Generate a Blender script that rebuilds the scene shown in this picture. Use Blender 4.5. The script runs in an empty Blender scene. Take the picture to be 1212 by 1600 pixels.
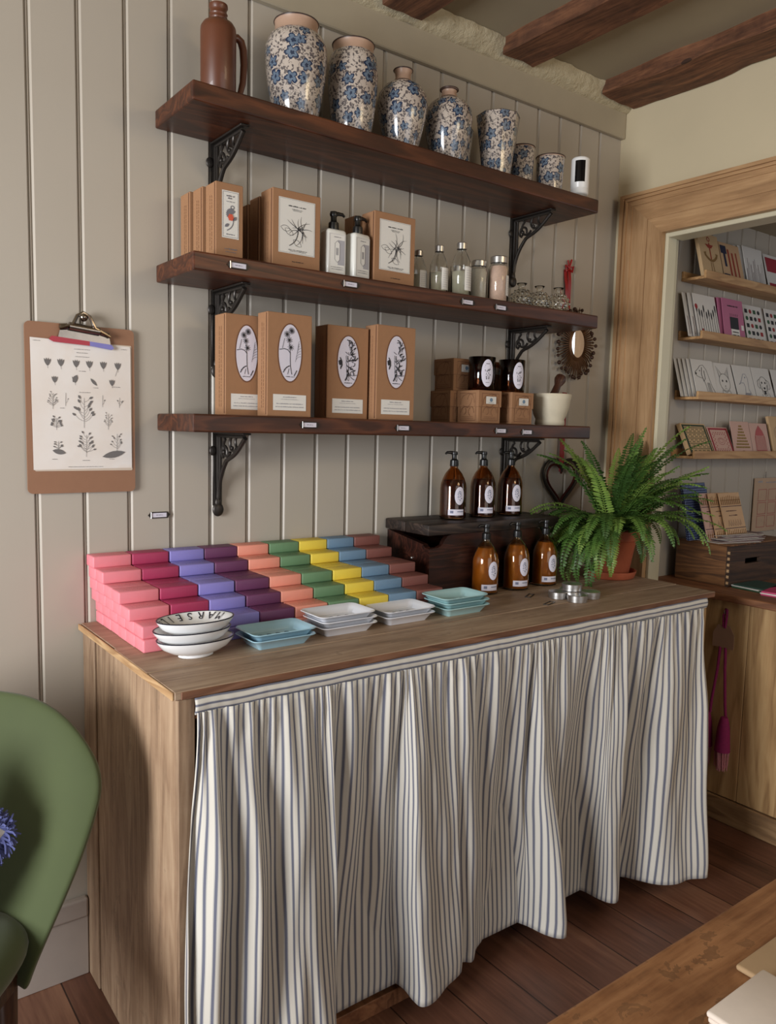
import bpy, bmesh, math, random
from math import sin, cos, pi, radians, sqrt
from mathutils import Vector, Matrix
random.seed(7)
S = bpy.context.scene
COL = S.collection

# ------------------------------------------------------------------ camera, world, lights, exposure
R = ((0.80158435, -0.59739394, 0.02414562), (-0.04370863, -0.09882989, -0.99414396), (0.59628188, 0.79583487, -0.10533176))
F = 1232.17
cam = bpy.data.cameras.new('camera'); co = bpy.data.objects.new('camera', cam); COL.objects.link(co)
cam.sensor_fit = 'VERTICAL'; cam.sensor_height = 24.0; cam.lens = F / 1600 * 24.0
cam.clip_start = 0.02
M = Matrix(((R[0][0], -R[1][0], -R[2][0], 0), (R[0][1], -R[1][1], -R[2][1], -1.938), (R[0][2], -R[1][2], -R[2][2], 1.386), (0, 0, 0, 1)))
co.matrix_world = M
S.camera = co
S.view_settings.view_transform = 'Standard'; S.view_settings.look = 'None'
S.view_settings.gamma = 1; S.view_settings.use_curve_mapping = False
S.view_settings.exposure = -0.03

W = bpy.data.worlds.new('world'); S.world = W; W.use_nodes = True
W.node_tree.nodes['Background'].inputs[0].default_value = (0.92, 0.90, 0.90, 1)
W.node_tree.nodes['Background'].inputs[1].default_value = 0.19

def area(name, loc, target, size, power, color):
    l = bpy.data.lights.new(name, 'AREA'); l.shape = 'RECTANGLE'; l.size, l.size_y = size; l.energy = power; l.color = color
    o = bpy.data.objects.new(name, l); COL.objects.link(o); o.location = loc
    o.rotation_euler = (Vector(target) - Vector(loc)).to_track_quat('-Z', 'Y').to_euler()
    return o
area('window_daylight', (-2.1, -1.3, 1.40), (1.0, -0.3, 1.05), (1.1, 1.2), 122, (0.95, 0.97, 1.0))
area('front_fill', (1.2, -4.1, 1.5), (1.4, -0.4, 0.9), (2.2, 1.6), 20, (0.92, 0.95, 1.0))  # soft front fill added behind the camera to brighten the curtain evenly
area('ceiling_lamp_glow', (2.0, -3.0, 2.35), (2.5, -0.4, 2.3), (0.8, 0.4), 10, (1.0, 0.78, 0.48))
area('alcove_window', (4.6, -2.2, 1.7), (2.9, -0.2, 1.5), (0.8, 1.0), 6, (0.85, 0.92, 1.0))

# ------------------------------------------------------------------ colours and materials
def C(r, g, b, a=1.0):
    f = lambda v: (v / 255 / 12.92) if v / 255 <= 0.04045 else ((v / 255 + 0.055) / 1.055) ** 2.4
    return (f(r), f(g), f(b), a)
class NT:
    def __init__(s, name):
        s.m = bpy.data.materials.new(name); s.m.use_nodes = True; s.t = s.m.node_tree; s.b = s.t.nodes['Principled BSDF']
    def n(s, typ, **kw):
        o = s.t.nodes.new(typ)
        for k, v in kw.items():
            if k.startswith('i_'):
                key = k[2:]; o.inputs[int(key) if key.isdigit() else key].default_value = v
            else: setattr(o, k, v)
        return o
    def l(s, a, b): s.t.links.new(a, b)
    def math(s, op, a, b=None, c=None, clamp=False):
        o = s.t.nodes.new('ShaderNodeMath'); o.operation = op; o.use_clamp = clamp
        for i, v in enumerate((a, b, c)):
            if v is None: continue
            if isinstance(v, (int, float)): o.inputs[i].default_value = v
            else: s.l(v, o.inputs[i])
        return o.outputs[0]
    def mix(s, fac, a, b):
        o = s.t.nodes.new('ShaderNodeMix'); o.data_type = 'RGBA'
        for i, v in ((0, fac), (6, a), (7, b)):
            if isinstance(v, (int, float, tuple)): o.inputs[i].default_value = v
            else: s.l(v, o.inputs[i])
        return o.outputs[2]
    def ramp(s, fac, stops):
        o = s.t.nodes.new('ShaderNodeValToRGB'); e = o.color_ramp.elements
        while len(e) < len(stops): e.new(0.5)
        for i, (p, c) in enumerate(stops): e[i].position = p; e[i].color = c
        s.l(fac, o.inputs[0]); return o.outputs[0]
    def coords(s, kind='Object', scale=(1, 1, 1), rot=(0, 0, 0)):
        tc = s.n('ShaderNodeTexCoord'); mp = s.n('ShaderNodeMapping'); mp.inputs['Scale'].default_value = scale; mp.inputs['Rotation'].default_value = rot
        s.l(tc.outputs[kind], mp.inputs[0]); return mp.outputs[0]
    def noise(s, vec, scale, detail=4, rough=0.55, dist=0.0):
        o = s.n('ShaderNodeTexNoise'); o.inputs['Scale'].default_value = scale; o.inputs['Detail'].default_value = detail
        o.inputs['Roughness'].default_value = rough; o.inputs['Distortion'].default_value = dist
        if vec is not None: s.l(vec, o.inputs['Vector'])
        return o.outputs['Fac']
    def bump(s, h, strength=0.3, dist=0.002):
        o = s.n('ShaderNodeBump'); o.inputs['Strength'].default_value = strength; o.inputs['Distance'].default_value = dist
        s.l(h, o.inputs['Height']); s.l(o.outputs[0], s.b.inputs['Normal'])

def plain(name, col, rough=0.6, metal=0.0, var=0.06, scale=30, bump=0.0, coat=0.0, spec=None, sheen=0.0):
    n = NT(name); v = n.coords(); f = n.noise(v, scale)
    dark = tuple(c * (1 - var * 2) for c in col[:3]) + (1,); light = tuple(min(1, c * (1 + var)) for c in col[:3]) + (1,)
    n.l(n.mix(f, dark, light), n.b.inputs['Base Color'])
    n.b.inputs['Roughness'].default_value = rough; n.b.inputs['Metallic'].default_value = metal
    n.b.inputs['Coat Weight'].default_value = coat; n.b.inputs['Sheen Weight'].default_value = sheen
    if spec is not None: n.b.inputs['Specular IOR Level'].default_value = spec
    if bump: n.bump(f, bump, 0.001)
    return n.m
def wood(name, dark, mid, light, grain='x', scale=1.0, rough=0.6, knots=0.0, bump=0.25, bands=True, rot=(0, 0, 0), spec=0.5, amp=0.35, mott=0.0):
    n = NT(name); st = {'x': (0.09, 1, 1), 'y': (1, 0.09, 1), 'z': (1, 1, 0.09)}[grain]
    v = n.coords('Object', tuple(a * scale for a in st), rot)
    v0 = n.coords('Object', (scale,) * 3, rot)
    oi = n.n('ShaderNodeObjectInfo'); off = n.n('ShaderNodeVectorMath', operation='ADD'); sc = n.n('ShaderNodeVectorMath', operation='SCALE')
    cmb = n.n('ShaderNodeCombineXYZ'); n.l(oi.outputs['Random'], cmb.inputs[0]); n.l(oi.outputs['Random'], cmb.inputs[2]); n.l(oi.outputs['Random'], cmb.inputs[1])
    n.l(cmb.outputs[0], sc.inputs[0]); sc.inputs[3].default_value = 3.0
    n.l(v, off.inputs[0]); n.l(sc.outputs[0], off.inputs[1]); v = off.outputs[0]
    big = n.noise(v, 7, 3, 0.5, 1.2)
    rings = n.math('FRACT', n.math('MULTIPLY', big, 9.0))
    rings = n.math('SMOOTH_MIN', rings, n.math('MULTIPLY', n.math('SUBTRACT', 1.0, rings), 3.0), 0.2) if bands else big
    fine = n.noise(v, 160, 3, 0.6)
    med = n.noise(v, 28, 4, 0.6)
    f = n.math('ADD', n.math('MULTIPLY', rings, amp), n.math('ADD', n.math('MULTIPLY', fine, 0.3), n.math('MULTIPLY', med, 0.8 - amp)))
    col = n.ramp(f, [(0.28, dark), (0.5, mid), (0.72, light)])
    pv = n.noise(v0, 3.0, 3, 0.6)
    col = n.mix(n.math('MULTIPLY', n.math('SUBTRACT', pv, 0.35, clamp=True), 0.9), col, dark)
    if mott:
        m1 = n.noise(v0, 16.0, 5, 0.65, 0.6); m2 = n.noise(v, 9.0, 4, 0.6, 1.0)
        col = n.mix(n.math('MULTIPLY', n.math('GREATER_THAN', n.math('MULTIPLY', m1, m2), 0.345), mott), col, tuple(c * 0.55 for c in dark[:3]) + (1,))
        col = n.mix(n.math('MULTIPLY', n.math('SUBTRACT', m1, 0.40, clamp=True), 2.2 * mott), col, light)
    tone = n.n('ShaderNodeHueSaturation'); n.l(n.math('ADD', 0.86, n.math('MULTIPLY', oi.outputs['Random'], 0.26)), tone.inputs['Value']); n.l(col, tone.inputs['Color']); col = tone.outputs[0]
    if knots:
        vo = n.n('ShaderNodeTexVoronoi'); vo.inputs['Scale'].default_value = 3.2; mp = n.coords('Object', tuple((0.45 if a < 1 else 1) * scale for a in st), rot); n.l(mp, vo.inputs['Vector'])
        k = n.math('LESS_THAN', n.math('ADD', vo.outputs['Distance'], n.math('MULTIPLY', med, 0.03)), 0.05 * knots + 0.015)
        kd = tuple(c * 0.35 for c in dark[:3]) + (1,)
        col = n.mix(n.math('MULTIPLY', k, 0.75), col, kd)
    n.l(col, n.b.inputs['Base Color']); n.b.inputs['Roughness'].default_value = rough
    n.b.inputs['Specular IOR Level'].default_value = spec
    n.bump(f, bump, 0.0015)
    return n.m
def glass(name, col, rough=0.02, ior=1.45, trans=1.0):
    n = NT(name); n.b.inputs['Base Color'].default_value = col; n.b.inputs['Roughness'].default_value = rough
    n.b.inputs['Transmission Weight'].default_value = trans; n.b.inputs['IOR'].default_value = ior
    return n.m

def wall_paint():
    n = NT('panel_paint'); v = n.coords(); f = n.noise(v, 2.2, 4); g = n.noise(v, 60, 3)
    n.l(n.mix(f, C(170, 161, 147), C(178, 169, 156)), n.b.inputs['Base Color']); n.b.inputs['Roughness'].default_value = 0.42
    n.bump(g, 0.06, 0.001); return n.m
M_WALL = wall_paint()
M_CREAM = plain('cream_wall_paint', C(206, 192, 160), 0.65, var=0.03, scale=5, bump=0.1)
M_CEIL = plain('ceiling_plaster', C(160, 148, 122), 0.85, var=0.05, scale=4, bump=0.3)
M_TRIM = plain('trim_paint', C(168, 157, 136), 0.5, var=0.04, scale=12, bump=0.15)
M_CASE = plain('casing_cream_paint', C(208, 200, 172), 0.45, var=0.03, scale=14)
def plaster():
    n = NT('rough_plaster'); v = n.coords(); f = n.noise(v, 26, 6, 0.65)
    n.l(n.mix(f, C(158, 146, 118), C(204, 192, 162)), n.b.inputs['Base Color']); n.b.inputs['Roughness'].default_value = 0.8
    n.bump(f, 0.9, 0.012); return n.m
M_PLAST = plaster()
M_BEAM = wood('beam_oak', C(48, 27, 17), C(94, 58, 37), C(146, 98, 66), 'y', 1.2, 0.75, 0.6, 0.9, amp=0.15, mott=0.4)
M_SHELF = wood('stained_shelf_pine', C(44, 20, 10), C(72, 36, 19), C(106, 58, 32), 'x', 1.0, 0.42, 0.3, 0.15)
M_COUNT = wood('counter_scaffold_board', C(108, 86, 68), C(156, 130, 106), C(184, 160, 134), 'x', 1.1, 0.6, 1.2, 0.25, amp=0.18, mott=0.35)
M_CSIDE = wood('counter_side_board', C(102, 78, 58), C(148, 120, 94), C(176, 150, 122), 'z', 1.0, 0.68, 1.6, 0.4, amp=0.25, mott=0.3)
M_EDGE = wood('cut_board_edge', C(150, 112, 74), C(190, 152, 108), C(212, 178, 134), 'y', 1.5, 0.65, 0, 0.2)
M_FRONTEDGE = wood('counter_front_edge', C(84, 54, 38), C(122, 82, 58), C(150, 110, 84), 'x', 1.2, 0.6, 0.2, 0.3)
M_FRAME = wood('pine_door_frame', C(138, 104, 70), C(172, 134, 94), C(196, 158, 116), 'z', 1.0, 0.5, 0.1, 0.12, amp=0.12)
M_LINTEL = wood('pine_door_lintel', C(138, 104, 70), C(174, 136, 96), C(200, 162, 118), 'y', 1.0, 0.5, 0.1, 0.12, amp=0.2)
M_UNIT = wood('pale_pine_cladding', C(136, 102, 64), C(176, 140, 94), C(196, 162, 114), 'z', 0.8, 0.6, 0.4, 0.12)
M_SILL = wood('sill_board', C(98, 60, 38), C(140, 92, 60), C(164, 114, 78), 'y', 1.0, 0.6, 0.2, 0.2)
M_LEDGE = wood('picture_ledge_oak', C(150, 110, 70), C(188, 146, 98), C(206, 168, 120), 'x', 1.0, 0.55, 0, 0.1)
M_TABLE = wood('worn_table_top', C(84, 52, 30), C(142, 96, 60), C(176, 128, 86), 'x', 1.3, 0.55, 2.2, 0.5, amp=0.12, mott=0.6)
M_CHEST = wood('dark_chest_wood', C(24, 11, 8), C(48, 23, 16), C(78, 40, 28), 'x', 1.5, 0.36, 0.2, 0.25)
M_LID = wood('dark_chest_lid', C(22, 15, 12), C(42, 31, 26), C(74, 58, 48), 'x', 1.5, 0.5, 0.2, 0.5)
M_CRATE = wood('aged_crate_wood', C(58, 36, 20), C(104, 68, 38), C(140, 96, 56), 'y', 1.2, 0.5, 0.3, 0.3)
M_PESTLE = wood('pestle_wood', C(46, 24, 15), C(72, 40, 26), C(94, 56, 36), 'z', 2.0, 0.45, 0, 0.15)
M_LEG = wood('chair_leg_wood', C(40, 24, 16), C(62, 40, 26), C(84, 56, 38), 'z', 2.0, 0.4)
def floor_mat():
    n = NT('floorboards'); v = n.coords('Object', (1, 1, 1))
    br = n.n('ShaderNodeTexBrick'); br.offset = 0.37; br.inputs['Scale'].default_value = 1.0; br.inputs['Brick Width'].default_value = 1.9
    br.inputs['Row Height'].default_value = 0.155; br.inputs['Mortar Size'].default_value = 0.0022; br.inputs['Mortar Smooth'].default_value = 0.3; br.inputs['Bias'].default_value = 0
    br.inputs['Color1'].default_value = (0, 0, 0, 1); br.inputs['Color2'].default_value = (1, 1, 1, 1); br.inputs['Mortar'].default_value = (0.5, 0.5, 0.5, 1)
    rv = n.coords('Object', (1, 1, 1), (0, 0, radians(90))); n.l(rv, br.inputs['Vector'])
    s1 = n.coords('Object', (1, 0.07, 1)); g = n.noise(s1, 90, 4, 0.6); h = n.noise(s1, 12, 4, 0.6, 0.8); blot = n.noise(v, 3, 3)
    f = n.math('ADD', n.math('MULTIPLY', g, 0.35), n.math('ADD', n.math('MULTIPLY', h, 0.45), n.math('MULTIPLY', blot, 0.3)))
    tone = n.n('ShaderNodeSeparateColor'); n.l(br.outputs['Color'], tone.inputs[0])
    f = n.math('ADD', f, n.math('MULTIPLY', n.math('SUBTRACT', tone.outputs[0], 0.5), 0.22))
    col = n.ramp(f, [(0.3, C(62, 38, 28)), (0.55, C(106, 70, 54)), (0.8, C(146, 106, 82))])
    col = n.mix(n.math('MULTIPLY', br.outputs['Fac'], 0.85), col, C(24, 12, 8))
    n.l(col, n.b.inputs['Base Color']); n.b.inputs['Roughness'].default_value = 0.42
    n.bump(n.math('SUBTRACT', f, br.outputs['Fac']), 0.25, 0.002); return n.m
M_FLOOR = floor_mat()
M_IRON = plain('wrought_iron', C(58, 53, 49), 0.42, 0.6, 0.2, 40, 0.2)
M_BLACK = plain('black_plastic', C(18, 17, 17), 0.32)
M_KRAFT = plain('kraft_card', C(158, 116, 82), 0.75, var=0.05, scale=70, bump=0.05)
M_KRAFTD = plain('kraft_card_print', C(112, 72, 48), 0.75, var=0.05, scale=70)
M_KRAFTE = plain('kraft_card_edge', C(96, 62, 42), 0.8)
M_PAPER = plain('white_label_paper', C(222, 219, 212), 0.6, var=0.01)
M_LILAC = plain('lilac_white_label', C(214, 210, 222), 0.6, var=0.01)
M_INK = plain('black_ink', C(38, 37, 42), 0.7)
M_GREYINK = plain('grey_ink', C(118, 116, 122), 0.7)
M_LTINK = plain('pale_grey_ink', C(168, 166, 170), 0.7)
M_REDINK = plain('coral_ink', C(214, 92, 66), 0.7)
M_AMBER = glass('amber_glass', (0.80, 0.60, 0.32, 1), 0.02)
M_BROWNG = glass('brown_bottle_glass', (0.55, 0.28, 0.12, 1), 0.02)
M_AMBER2 = glass('dark_amber_glass', (0.30, 0.10, 0.035, 1), 0.02)
M_LIQ = plain('amber_lotion', C(170, 116, 48), 0.35, var=0.05)
M_GLASS = glass('clear_glass', (0.97, 0.98, 0.97, 1), 0.01)
M_CRYSTAL = glass('cut_glass', (0.95, 0.95, 0.92, 1), 0.03, 1.5)
M_OIL = glass('pale_bath_oil', C(232, 226, 200), 0.3, 1.2, 0.55)
M_CREAMSALT = plain('pale_bath_salts', C(232, 222, 204), 0.8, var=0.12, scale=200, bump=0.5)
M_PINKSALT = plain('pink_bath_salts', C(240, 204, 182), 0.8, var=0.15, scale=200, bump=0.5)
M_ALU = plain('brushed_aluminium', C(205, 203, 200), 0.3, 0.95, 0.05, 60)
M_CHROME = plain('clip_chrome', C(150, 140, 130), 0.2, 1.0, 0.2, 20)
M_WHITEPL = plain('white_plastic', C(232, 231, 228), 0.3, var=0.01)
M_PUMPW = plain('white_bottle_plastic', C(222, 220, 212), 0.28, var=0.01, coat=0.3)
M_ENAMEL = plain('white_enamel', C(226, 228, 234), 0.16, var=0.01, coat=0.5)
M_BLUEEN = plain('sky_blue_enamel', C(160, 198, 214), 0.18, var=0.02, coat=0.5)
M_AQUAEN = plain('aqua_enamel', C(168, 206, 208), 0.18, var=0.02, coat=0.5)
M_CERAM = plain('white_ceramic', C(236, 236, 236), 0.12, var=0.01, coat=0.6)
M_NAVY = plain('navy_glaze', C(26, 28, 44), 0.2)
M_STONE = plain('cream_stone', C(212, 202, 178), 0.5, var=0.05, scale=50)
M_TERRA = plain('terracotta', C(176, 92, 60), 0.7, var=0.08, scale=18, bump=0.15)
M_SOIL = plain('potting_soil', C(40, 28, 20), 0.95, var=0.3, scale=120, bump=1.0)
M_JUG = plain('salt_glaze_stoneware', C(98, 54, 33), 0.4, var=0.16, scale=14, bump=0.08, coat=0.15)
M_RED = plain('red_satin_ribbon', C(160, 22, 26), 0.35, var=0.08, scale=30)
M_VELVET = plain('green_velvet', C(66, 77, 37), 0.8, var=0.14, scale=6, sheen=0.25)
M_BLUEYARN = plain('blue_yarn', C(92, 98, 150), 0.9, var=0.2, scale=80)
M_MAGENTA = plain('magenta_cord', C(134, 22, 84), 0.8, var=0.15, scale=120, bump=0.3)
M_PINKTH = plain('pink_thread', C(206, 140, 148), 0.9, var=0.2, scale=200)
M_TAG = plain('brown_card_tag', C(150, 116, 94), 0.75)
M_LINEN = plain('folded_linen', C(214, 200, 186), 0.85, var=0.04, scale=60, bump=0.1)
M_LINEN2 = plain('beige_linen', C(158, 130, 96), 0.85, var=0.05, scale=60, bump=0.1)
M_HARD = plain('brown_hardboard', C(146, 106, 80), 0.55, var=0.04, scale=50)
M_RUST = plain('brass_ray', C(100, 70, 46), 0.42, 0.7, 0.15, 50)
M_BRONZE = plain('bronzed_bead', C(70, 46, 34), 0.5, 0.4, 0.2, 50)
M_DARKINT = plain('deep_black_lens', C(10, 10, 12), 0.12)
def mirror_mat():
    n = NT('mirror_glass'); n.b.inputs['Base Color'].default_value = (0.9, 0.9, 0.88, 1); n.b.inputs['Metallic'].default_value = 1; n.b.inputs['Roughness'].default_value = 0.03; return n.m
M_MIRROR = mirror_mat()

def floral():
    n = NT('crackle_glaze_blue_flowers'); tc = n.n('ShaderNodeTexCoord'); uv = tc.outputs['UV']
    def vor(scale, feature='F1', rnd=0.75):
        o = n.n('ShaderNodeTexVoronoi', voronoi_dimensions='2D', feature=feature); o.inputs['Scale'].default_value = scale; o.inputs['Randomness'].default_value = rnd
        n.l(uv, o.inputs['Vector']); return o
    sc = 23.0
    uvn = n.n('ShaderNodeTexNoise'); uvn.inputs['Scale'].default_value = 90; uvn.inputs['Detail'].default_value = 2; n.l(uv, uvn.inputs['Vector'])
    uvs = n.n('ShaderNodeVectorMath', operation='SCALE'); n.l(uvn.outputs['Color'], uvs.inputs[0]); uvs.inputs[3].default_value = 0.010
    uva = n.n('ShaderNodeVectorMath', operation='ADD'); n.l(uv, uva.inputs[0]); n.l(uvs.outputs[0], uva.inputs[1]); uv = uva.outputs[0]
    v = vor(sc); sub = n.n('ShaderNodeVectorMath', operation='SUBTRACT'); sc_uv = n.n('ShaderNodeVectorMath', operation='SCALE'); 
    n.l(uv, sub.inputs[0]); n.l(v.outputs['Position'], sub.inputs[1])
    sep = n.n('ShaderNodeSeparateXYZ'); n.l(sub.outputs[0], sep.inputs[0])
    ang = n.math('ARCTAN2', sep.outputs[1], sep.outputs[0]); pet = n.math('ABSOLUTE', n.math('SINE', n.math('MULTIPLY', ang, 2.5)))
    seps = n.n('ShaderNodeSeparateColor'); n.l(v.outputs['Color'], seps.inputs[0])
    rad = n.math('MULTIPLY', n.math('ADD', 0.20, n.math('MULTIPLY', pet, 0.16)), n.math('ADD', 0.8, n.math('MULTIPLY', seps.outputs[0], 0.4)))
    dd = n.math('DIVIDE', v.outputs['Distance'], rad)
    flower = n.math('LESS_THAN', dd, 1.0); rim = n.math('MULTIPLY', flower, n.math('GREATER_THAN', dd, 0.74)); heart = n.math('LESS_THAN', dd, 0.28)
    nz = n.n('ShaderNodeTexNoise'); nz.inputs['Scale'].default_value = 70; nz.inputs['Detail'].default_value = 2; n.l(uv, nz.inputs['Vector'])
    lines = n.math('LESS_THAN', n.math('ABSOLUTE', n.math('SUBTRACT', nz.outputs['Fac'], 0.5)), 0.026)
    gate = n.n('ShaderNodeTexNoise'); gate.inputs['Scale'].default_value = 190; n.l(uv, gate.inputs['Vector'])
    lines = n.math('MULTIPLY', lines, n.math('GREATER_THAN', gate.outputs['Fac'], 0.45))
    v2 = vor(150, rnd=1.0); cs = n.n('ShaderNodeSeparateColor'); n.l(v2.outputs['Color'], cs.inputs[0])
    dots = n.math('MULTIPLY', n.math('LESS_THAN', v2.outputs['Distance'], 0.42), n.math('GREATER_THAN', cs.outputs[0], 0.60))
    marks = n.math('MAXIMUM', lines, dots)
    base = n.mix(n.noise(uv, 14, 4), C(166, 152, 140), C(204, 192, 180))
    col = n.mix(n.math('MULTIPLY', marks, 0.85), base, C(62, 56, 62))
    fcol = n.mix(n.noise(uv, 120, 2), C(58, 78, 104), C(118, 136, 152))
    col = n.mix(n.math('MULTIPLY', flower, 0.95), col, fcol); col = n.mix(rim, col, C(34, 48, 74)); col = n.mix(heart, col, C(38, 50, 72))
    n.l(col, n.b.inputs['Base Color']); n.b.inputs['Roughness'].default_value = 0.16; n.b.inputs['Coat Weight'].default_value = 0.5
    return n.m
M_FLORAL = floral()
M_BISQUE = plain('bare_clay_neck', C(178, 146, 124), 0.4, var=0.08, scale=40)
M_RIMD = plain('dark_worn_rim', C(64, 46, 40), 0.4, var=0.25, scale=90)

def ticking(name, axis):
    n = NT(name); tc = n.n('ShaderNodeTexCoord'); sep = n.n('ShaderNodeSeparateXYZ'); n.l(tc.outputs['UV'], sep.inputs[0])
    u = n.math('FRACT', n.math('DIVIDE', sep.outputs[axis], 0.0180))
    def band(c, w): return n.math('LESS_THAN', n.math('ABSOLUTE', n.math('SUBTRACT', u, c)), w / 2)
    main = band(0.5, 0.29); thin = n.math('MAXIMUM', band(0.30, 0.05), band(0.70, 0.05))
    col = n.mix(n.math('MULTIPLY', main, 0.9), C(208, 203, 192), C(78, 83, 106)); col = n.mix(n.math('MULTIPLY', thin, 0.5), col, C(96, 100, 118))
    n.l(col, n.b.inputs['Base Color']); n.b.inputs['Roughness'].default_value = 0.9; n.b.inputs['Sheen Weight'].default_value = 0.1
    sc = n.n('ShaderNodeMapping'); sc.inputs['Scale'].default_value = (900, 900, 900); n.l(tc.outputs['UV'], sc.inputs[0]); n.bump(n.noise(sc.outputs[0], 1, 1), 0.15, 0.0005)
    return n.m
M_TICK = ticking('striped_ticking_cloth', 0)
M_TICKB = ticking('striped_ticking_band', 1)
def leafmat():
    n = NT('fern_leaf'); oi = n.n('ShaderNodeObjectInfo'); v = n.coords(); f = n.noise(v, 14, 3)
    t = n.math('ADD', n.math('MULTIPLY', oi.outputs['Random'], 0.5), n.math('MULTIPLY', f, 0.6))
    n.l(n.ramp(t, [(0.15, C(36, 60, 26)), (0.5, C(70, 104, 42)), (0.85, C(134, 162, 74))]), n.b.inputs['Base Color'])
    n.b.inputs['Roughness'].default_value = 0.5; n.b.inputs['Subsurface Weight'].default_value = 0.0
    return n.m
M_FERN = leafmat()

# ------------------------------------------------------------------ mesh helpers
class MB:
    def __init__(s): s.bm = bmesh.new(); s.uv = s.bm.loops.layers.uv.new('UVMap')
    def box(s, x0, x1, y0, y1, z0, z1, bev=0.0, seg=2, mat=None):
        vs = [s.bm.verts.new(p) for p in ((x0, y0, z0), (x1, y0, z0), (x1, y1, z0), (x0, y1, z0), (x0, y0, z1), (x1, y0, z1), (x1, y1, z1), (x0, y1, z1))]
        fs = [s.bm.faces.new([vs[i] for i in q]) for q in ((0, 3, 2, 1), (4, 5, 6, 7), (0, 1, 5, 4), (1, 2, 6, 5), (2, 3, 7, 6), (3, 0, 4, 7))]
        if bev > 0:
            es = list({e for f in fs for e in f.edges})
            r = bmesh.ops.bevel(s.bm, geom=es, offset=bev, segments=seg, affect='EDGES', profile=0.5)
            vs = list({v for f in r['faces'] for v in f.verts} | {v for v in vs if v.is_valid})
        if mat is not None:
            for v in vs: v.co = mat @ v.co
        return s
    def lathe(s, prof, seg=32, cx=0, cy=0, sx=1, sy=1, closed=False, z0=0.0):
        rings = []; ul = 0; us = [0.0]; rm = max(p[0] for p in prof)
        for a, b in zip(prof, prof[1:]): ul += sqrt((a[0] - b[0]) ** 2 + (a[1] - b[1]) ** 2); us.append(ul)
        for r, z in prof:
            if r < 1e-6: rings.append([s.bm.verts.new((cx, cy, z + z0))])
            else: rings.append([s.bm.verts.new((cx + r * sx * cos(2 * pi * i / seg), cy + r * sy * sin(2 * pi * i / seg), z + z0)) for i in range(seg)])
        for k in range(len(rings) - 1):
            A, B = rings[k], rings[k + 1]
            for i in range(seg):
                j = (i + 1) % seg
                if len(A) == 1 and len(B) == 1: continue
                if len(A) == 1: f = s.bm.faces.new((A[0], B[j], B[i])); pu = ((i + .5, us[k]), (i + 1, us[k + 1]), (i, us[k + 1]))
                elif len(B) == 1: f = s.bm.faces.new((A[i], A[j], B[0])); pu = ((i, us[k]), (i + 1, us[k]), (i + .5, us[k + 1]))
                else: f = s.bm.faces.new((A[i], A[j], B[j], B[i])); pu = ((i, us[k]), (i + 1, us[k]), (i + 1, us[k + 1]), (i, us[k + 1]))
                for lp, (a, b) in zip(f.loops, pu): lp[s.uv].uv = (a / seg * 2 * pi * rm * 0.9, b)
        return s
    def tube(s, pts, r, seg=8, caps=True):
        pts = [Vector(p) for p in pts]; n = len(pts); rs = r if isinstance(r, (list, tuple)) else [r] * n
        rings = []; up = None
        for i, p in enumerate(pts):
            t = (pts[min(i + 1, n - 1)] - pts[max(i - 1, 0)]).normalized()
            if up is None: up = t.orthogonal().normalized()
            up = (up - t * up.dot(t)); up = up.normalized() if up.length > 1e-5 else t.orthogonal().normalized()
            w = t.cross(up)
            rings.append([s.bm.verts.new(p + (up * cos(2 * pi * k / seg) + w * sin(2 * pi * k / seg)) * rs[i]) for k in range(seg)])
        for A, B in zip(rings, rings[1:]):
            for k in range(seg): s.bm.faces.new((A[k], A[(k + 1) % seg], B[(k + 1) % seg], B[k]))
        if caps:
            s.bm.faces.new(rings[0][::-1]); s.bm.faces.new(rings[-1])
        return s
    def prism(s, poly, O, U, V, t):
        O, U, V = Vector(O), Vector(U), Vector(V); N = U.cross(V).normalized() * t
        a = [s.bm.verts.new(O + U * x + V * y) for x, y in poly]; b = [s.bm.verts.new(v.co + N) for v in a]
        s.bm.faces.new(a[::-1]); s.bm.faces.new(b)
        for i in range(len(a)): j = (i + 1) % len(a); s.bm.faces.new((a[i], a[j], b[j], b[i]))
        return s
    def sphere(s, c, r, sx=1, sy=1, sz=1, seg=16, rings=10):
        return s.lathe([(r * sin(pi * k / rings) if 0 < k < rings else 0, -r * cos(pi * k / rings) * sz + c[2]) for k in range(rings + 1)], seg, c[0], c[1], sx, sy)
    def grid(s, fn, nu, nv, uvfn=None, closed_u=False):
        V = [[s.bm.verts.new(fn(i / nu, j / nv)) for i in range(nu + (0 if closed_u else 1))] for j in range(nv + 1)]
        for j in range(nv):
            for i in range(nu):
                i2 = (i + 1) % len(V[0])
                f = s.bm.faces.new((V[j][i], V[j][i2], V[j + 1][i2], V[j + 1][i]))
                if uvfn:
                    for lp, (a, b) in zip(f.loops, ((i, j), (i + 1, j), (i + 1, j + 1), (i, j + 1))): lp[s.uv].uv = uvfn(a / nu, b / nv)
        return s
    def build(s, name, mat, parent=None, smooth=False, recalc=True, angle=40):
        if recalc: bmesh.ops.recalc_face_normals(s.bm, faces=s.bm.faces[:])
        me = bpy.data.meshes.new(name); s.bm.to_mesh(me); s.bm.free()
        if smooth:
            for p in me.polygons: p.use_smooth = True
            try: me.set_sharp_from_angle(angle=radians(angle))
            except Exception: pass
        me.materials.append(mat)
        o = bpy.data.objects.new(name, me); COL.objects.link(o)
        if parent: o.parent = parent
        return o
def tag(o, label=None, cat=None, group=None, kind=None):
    if label: o['label'] = label
    if cat: o['category'] = cat
    if group: o['group'] = group
    if kind: o['kind'] = kind
    return o
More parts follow.
